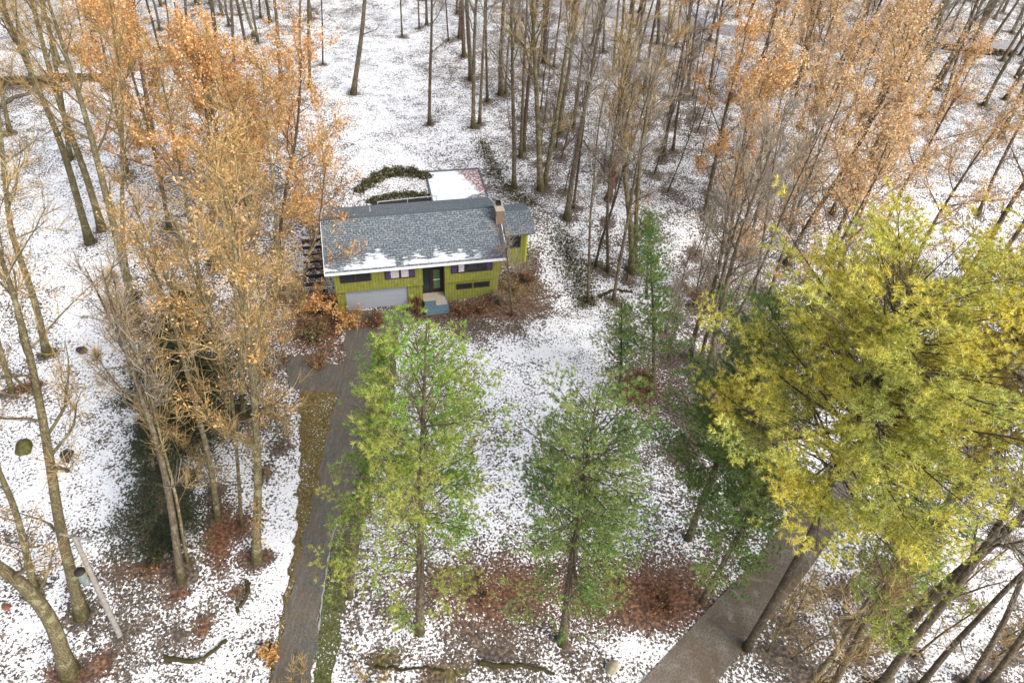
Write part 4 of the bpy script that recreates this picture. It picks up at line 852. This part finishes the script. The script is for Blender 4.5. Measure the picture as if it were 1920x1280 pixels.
# ==DETAILS==
# ------------------------------------------------------------------ shrubs, snag, logs, rocks, pole, walls, hedges
def shrub(px, h, w, mat, seed, label, leafm=None, nl=0, ntw=350, lsize=.13, name='shrub'):
    rng = np.random.default_rng(seed); B = at(*px); C = Cloud(); Lf = Cloud(); T = Tubes()
    S = []; D = []
    for k in range(9):
        az = rng.uniform(0, 6.28); d = np.array([math.cos(az)*w/h, math.sin(az)*w/h, 1.]); P = grow(B-[0, 0, .1], d, h*rng.uniform(.7, 1.1), 5, rng, .3, .18)
        T.add(P, np.linspace(.03, .01, 5), 4); S += [P[2], P[3], P[4]]; D += [unit(P[2]-P[1]), unit(P[3]-P[2]), unit(P[4]-P[3])]
    S = np.array(S); D = np.array(D); i = rng.integers(0, len(S), ntw)
    V, F, P1, P2 = fan(S[i], unit(D[i]+rng.normal(0, .7, (ntw, 3))), rng.uniform(.2, .7, ntw)*h*.5, .012, .004, rng); C.add(V, F)
    if nl:
        A = np.concatenate([P1, P2]); V, F = leaves(A[rng.integers(0, len(A), nl)]+rng.normal(0, .1, (nl, 3)), lsize, rng); Lf.add(V, F)
    root = empty(name, tuple(B)); o = B.astype(np.float32)
    for nm, S_, mt in (('stems', T, M_barkb), ('twigs', C, mat), ('leaves', Lf, leafm)):
        if S_.n: S_.V = [v-o for v in S_.V]; link(nm, S_.build(nm), mt, root)
    return tag(root, label, 'shrub')
shrub((780, 582), 1.0, .8, M_twig_red, 1, 'round reddish brown shrub left of the front step', M_rustleaf, 700, 500)
shrub((862, 590), 1.0, 1.0, M_twig_red, 2, 'twiggy brown shrub right of the front step', M_rustleaf, 250)
shrub((900, 583), 1.0, 1.0, M_twig_red, 3, 'twiggy brown shrub below the basement windows', M_rustleaf, 250)
shrub((933, 572), 1.2, 1.0, M_twig_dark, 4, 'dark twiggy shrub at the right end of the facade', M_rustleaf, 200)
shrub((985, 528), 1.3, 1.1, M_twig_red, 5, 'brown shrub in front of the side wing', M_rustleaf, 300)
shrub((960, 545), 1.2, 1.1, M_twig_tan, 6, 'tan twiggy shrub between the facade corner and side wing')
shrub((608, 585), 2.0, 1.4, M_twig_tan, 7, 'orange-leaved shrub against the left corner of the house', M_orange, 1100, 400, .16)
shrub((650, 612), 1.6, 1.5, M_twig_tan, 8, 'orange-leaved shrub spilling in front of the garage door', M_goldleaf, 900, 400, .15)
shrub((590, 632), 1.4, 1.5, M_twig_tan, 9, 'olive leafed shrub on the snow above the parking pad', M_ivy, 600, 400, .14)
shrub((565, 400), 2.0, 1.8, M_twig_tan, 11, 'orange shrub at the back left corner of the roof', M_orange, 1200, 400, .16)
shrub((600, 690), 1.0, 1.2, M_twig_tan, 12, 'low twiggy shrub on the upper edge of the parking pad', M_rustleaf, 300)
shrub((700, 610), 1.1, 1.0, M_twig_red, 13, 'brown leafed shrub at the right of the garage apron', M_rustleaf, 500)
shrub((1305, 570), 2.0, 1.2, M_twig_red, 14, 'reddish brown bush in the woods left of the brown trunks', M_rustleaf, 700, 400)
shrub((60, 730), .9, 1.4, M_twig_dark, 15, 'dark brush mound by the left edge of the snow', M_rustleaf, 900, 500)
shrub((870, 635), 1.0, 1.0, M_twig_dark, 16, 'small dark twiggy bush on the front lawn snow')
shrub((505, 1225), .8, .8, M_twig_tan, 17, 'low tan shrub at the lower left kerb of the driveway', M_goldleaf, 350)
shrub((560, 1290), 1.6, 2.2, M_twig_tan, 18, 'wide pale twiggy bush over the bottom end of the driveway', None, 0, 900)
shrub((700, 1285), 1.4, 1.4, M_twig_tan, 19, 'pale twiggy bush at bottom edge right of the driveway', None, 0, 400)
shrub((1210, 715), .8, 1.0, M_twig_red, 20, 'low rusty bush beside the small sparse pine', M_rustleaf, 600)
shrub((1150, 1085), .9, 1.6, M_twig_tan, 21, 'thin tan brush in front of the lower lawn pines', M_rustleaf, 120, 300)
shrub((900, 1120), .9, 1.6, M_twig_tan, 22, 'thin brown brush between the two lawn pines', M_rustleaf, 150, 300)
shrub((1240, 1130), 1.0, 1.7, M_twig_red, 23, 'dark red brush beside the upper edge of the road', M_rustleaf, 350, 350)
shrub((300, 1055), .9, 1.4, M_twig_red, 24, 'low brown brush left of the trunk below the spruce', M_rustleaf, 400, 400)

# ivy and evergreen ground cover grows in countless leaves
def cover(name, pl, wid, h, n, seed, mats=None, kind='stuff', label=None):
    rng = np.random.default_rng(seed); P = resample([at(*p) for p in pl], 80); k = rng.integers(0, 80, n)
    Q = P[k]+rng.normal(0, 1, (n, 3))*np.array([wid*.5, wid*.5, 0]); lump = .5+.5*np.sin(Q[:, 0]*2.1+1)*np.sin(Q[:, 1]*1.7)
    Q[:, 2] = terr(Q[:, 0], Q[:, 1])+rng.uniform(0, h, n)*(.35+.65*lump); V, F = leaves(Q, .15, rng); C = Cloud(); C.add(V, F)
    return tag(link(name, C.build(name), mats or M_ivy), label, None, None, kind)
cover('ground_cover', [(1050, 440), (1072, 490), (1088, 530), (1098, 575)], 1.5, .35, 2600, 1)
cover('ground_cover', [(898, 262), (918, 300), (945, 345), (975, 375), (998, 382)], 1.0, .28, 1800, 2)
def hedge(px, wid, h, n, seed, label):
    rng = np.random.default_rng(seed); P = resample([at(*p) for p in px], 60); k = rng.integers(0, 60, n); th = rng.uniform(0, math.pi, n); rr = np.sqrt(rng.uniform(.25, 1, n))
    T = unit(np.gradient(P, axis=0))[k]; S = np.cross(T, [0, 0, 1.]); ends = np.sin(np.pi*np.clip(k/59*.9+.05, 0, 1))**.4; lump = (.75+.25*np.sin(k*.7+seed))*ends
    Q = P[k]+S*(np.cos(th)*rr*wid*lump)[:, None]+rng.normal(0, .16, (n, 3)); Q[:, 2] = terr(Q[:, 0], Q[:, 1])+np.sin(th)*rr*h*lump; V, F = leaves(Q, .14, rng); C = Cloud(); C.add(V, F)
    return tag(link('hedge', C.build('hedge'), M_ivy), label, 'hedge')
hedge([(672, 360), (700, 340), (730, 326), (770, 325), (806, 334)], .75, .8, 6500, 1, 'arched mossy green hedge on the snow left of the patio')
hedge([(690, 380), (730, 370), (770, 366), (806, 370)], .35, .5, 1800, 2, 'low dark planting strip along the stairwell behind the roof')

# broken snag
B = at(1140, 376); tp = above(B, 1157, 284); rng = np.random.default_rng(5); P = resample([B-[0, 0, .2], B, (B+tp)/2+[.08, 0, 0], tp], 10)
T = Tubes(); T.add(P, np.array([.5, .36, .3, .28, .27, .26, .25, .24, .23, .2]), 9)
for k in range(6):
    a = k*1.05; q = P[-1]+.17*np.array([math.cos(a), math.sin(a), -.2]); T.add(np.array([q, q+[.02, 0, rng.uniform(.2, .6)]]), np.array([.07, .01]), 4)
root = empty('tree_snag', tuple(B)); T.V = [v-B for v in T.V]; link('trunk', T.build('trunk'), bark_mat('rotting_bark', (.04, .015, .01), (.14, .06, .035), (.28, .14, .08), (.2, .1, .05)), root)
tag(root, 'broken off reddish brown tree snag with a splintered top', 'snag')
# logs, fallen branches
def log(px, r, mat, label, seed, lift=0):
    rng = np.random.default_rng(seed); P = resample([at(*p)+[0, 0, r*.7+lift] for p in px], 14); P[:, :2] += rng.normal(0, .05, (14, 2)); P[:, 2] = terr(P[:, 0], P[:, 1])+r*.7+lift
    T = Tubes(); T.add(P, np.linspace(r, r*.6, 14)*rng.uniform(.85, 1.15, 14), 7)
    o = link('fallen_log', T.build('fallen_log'), mat); return tag(o, label, 'log')
log([(309, 1233), (345, 1240), (372, 1243), (400, 1222), (427, 1199)], .14, M_barkl, 'long curved fallen log in the snow at bottom left', 1)
log([(464, 1088), (466, 1110), (458, 1128), (444, 1146)], .13, M_bark, 'short curved fallen log right of the rust leaf patches', 2)
log([(700, 1246), (740, 1258), (790, 1250), (830, 1258)], .08, M_barkb, 'thin dark branch lying at bottom centre left of the ditch', 3)
log([(900, 1243), (950, 1252), (1000, 1250), (1040, 1262)], .13, M_barkb, 'dark mossy log lying along the bottom centre', 4)
log([(1090, 260), (1120, 300), (1135, 318)], .08, M_barkb, 'dead branch leaning in the woods left of the snag', 5)
log([(1120, 560), (1150, 545), (1185, 548)], .14, M_barkb, 'dark log in the thicket beside the hedge bank', 6)
log([(0, 205), (25, 186), (60, 178)], .25, M_bark, 'old log on the snow below the upper left stone wall', 7)
log([(1095, 232), (1060, 280), (1035, 300)], .06, M_barkb, 'thin fallen branch behind the pale double tree', 8)
# rocks, mounds and stumps
def rock(px, sx, sy, sz, mat, label, seed, name='boulder', cat='boulder'):
    rng = np.random.default_rng(seed); bm = bmesh.new(); bmesh.ops.create_icosphere(bm, subdivisions=3, radius=1)
    K = rng.normal(0, 1, (6, 3)); ph = rng.uniform(0, 6, 6)
    for v in bm.verts:
        c = np.array(v.co); d = 1+sum(.09*math.sin(float(K[i]@c)*2.2+ph[i]) for i in range(6)); v.co = Vector((c[0]*sx*d, c[1]*sy*d, c[2]*sz*d))
    me = bpy.data.meshes.new(name); bm.to_mesh(me); bm.free(); o = link(name, me, mat); B = at(*px); o.location = (B[0], B[1], B[2]+sz*.3); o.rotation_euler[2] = seed
    for p in me.polygons: p.use_smooth = seed % 2 == 0
    return tag(o, label, cat)
M_rock = plain('grey_tan_rock', (.30, .26, .18), .9, .2, .4, 3); M_rockm = plain('mossy_rock', (.09, .085, .03), .95, .1, .6, 4); M_rockd = plain('dark_rock', (.06, .05, .045), .9, .1, .5, 4)
rock((1147, 1254), .42, .3, .3, M_rock, 'pale boulder at the upper edge of the lower road', 1)
rock((44, 842), .62, .5, .4, M_rockm, 'moss covered boulder at the left edge of the snow', 2)
rock((128, 858), .35, .35, .4, M_rockd, 'grey stump right of the mossy boulder', 3, 'tree_stump', 'stump')
rock((156, 660), .32, .3, .35, M_rockd, 'dark round rock alone on the open left snow', 4)
rock((92, 662), .45, .4, .3, M_rockm, 'mossy mound around the foot of the far left tree', 5)
rock((12, 1138), .24, .2, .14, plain('rusty_stone', (.2, .08, .04)), 'small rusty stone at the bottom left edge', 6)
rock((1590, 305), .3, .3, .3, M_rockd, 'dark stone in the orange woods', 7)
# dry stone walls
def stonewall(px, label, seed, n=46, s=.42):
    rng = np.random.default_rng(seed); P = resample([at(*p) for p in px], n); V = []; F = []; off = 0
    bm = bmesh.new(); bmesh.ops.create_icosphere(bm, subdivisions=1, radius=1); base = np.array([v.co for v in bm.verts]); fc = np.array([[v.index for v in f.verts] for f in bm.faces]); bm.free()
    for p in P:
        for lv in range(3):
            c = p+rng.normal(0, .12, 3)*[1, 1, 0]; c[2] = terr(c[0], c[1])+.12+lv*.26; a = rng.uniform(0, 3); R2 = np.array([[math.cos(a), -math.sin(a), 0], [math.sin(a), math.cos(a), 0], [0, 0, 1]])
            V.append((base*rng.uniform(.8, 1.15, (len(base), 1))*np.array([s, s*.8, s*.42]))@R2.T+c); F.append(fc+off); off += len(base)
    o = link('stone_wall', mesh_np('stone_wall', np.concatenate(V), [np.concatenate(F)]), M_wallst); return tag(o, label, 'stone wall')
M_wallst = plain('old_wall_stone', (.10, .075, .045), .95, .1, .6, 2)
stonewall([(-40, 160), (20, 157), (90, 156), (160, 152), (196, 152)], 'old dark stone wall crossing the snow at the upper left', 1)
stonewall([(1745, 90), (1800, 97), (1860, 102), (1900, 106)], 'dark stone wall glimpsed in the upper right woods', 2, 30)
# old grey pole with its transformer
B = at(223, 1190); tp = above(B, 138, 1003); pole = empty('utility_pole', tuple(B)); M_pole = plain('weathered_pole_wood', (.24, .22, .20), .9, .1, .25, 5)
T = Tubes(); T.add(np.array([[0, 0, -.3], (tp-B)*.5, tp-B]), np.array([.14, .125, .10]), 12); link('pole_shaft', T.build('pole_shaft'), M_pole, pole)
q = (tp-B)*.62; T = Tubes(); T.add(np.array([q+[-.42, 0, -.45], q+[-.42, 0, .45]]), .22, 14); can = link('transformer', T.build('transformer'), plain('transformer_grey', (.16, .19, .18)), pole)
T = Tubes(); T.add(np.array([q+[-.42, 0, .45], q+[-.42, 0, .5], q+[-.42, 0, .53]]), np.array([.24, .24, .02]), 14); link('lid', T.build('lid'), M_trim, can)
T = Tubes(); T.add(np.array([q+[-.44, -.02, .1], q+[0, 0, .1]]), .04, 6); link('bracket', T.build('bracket'), M_trim, pole)
T = Tubes(); a0 = (tp-B); T.add(np.array([a0+[-.7, .1, -.15], a0+[.7, -.1, -.15]]), .06, 4); link('crossarm', T.build('crossarm'), M_pole, pole)
tag(pole, 'leaning weathered grey utility pole with a transformer at lower left', 'utility pole')

# leaves and melt at each trunk foot; the denser litter also paints in contact shade
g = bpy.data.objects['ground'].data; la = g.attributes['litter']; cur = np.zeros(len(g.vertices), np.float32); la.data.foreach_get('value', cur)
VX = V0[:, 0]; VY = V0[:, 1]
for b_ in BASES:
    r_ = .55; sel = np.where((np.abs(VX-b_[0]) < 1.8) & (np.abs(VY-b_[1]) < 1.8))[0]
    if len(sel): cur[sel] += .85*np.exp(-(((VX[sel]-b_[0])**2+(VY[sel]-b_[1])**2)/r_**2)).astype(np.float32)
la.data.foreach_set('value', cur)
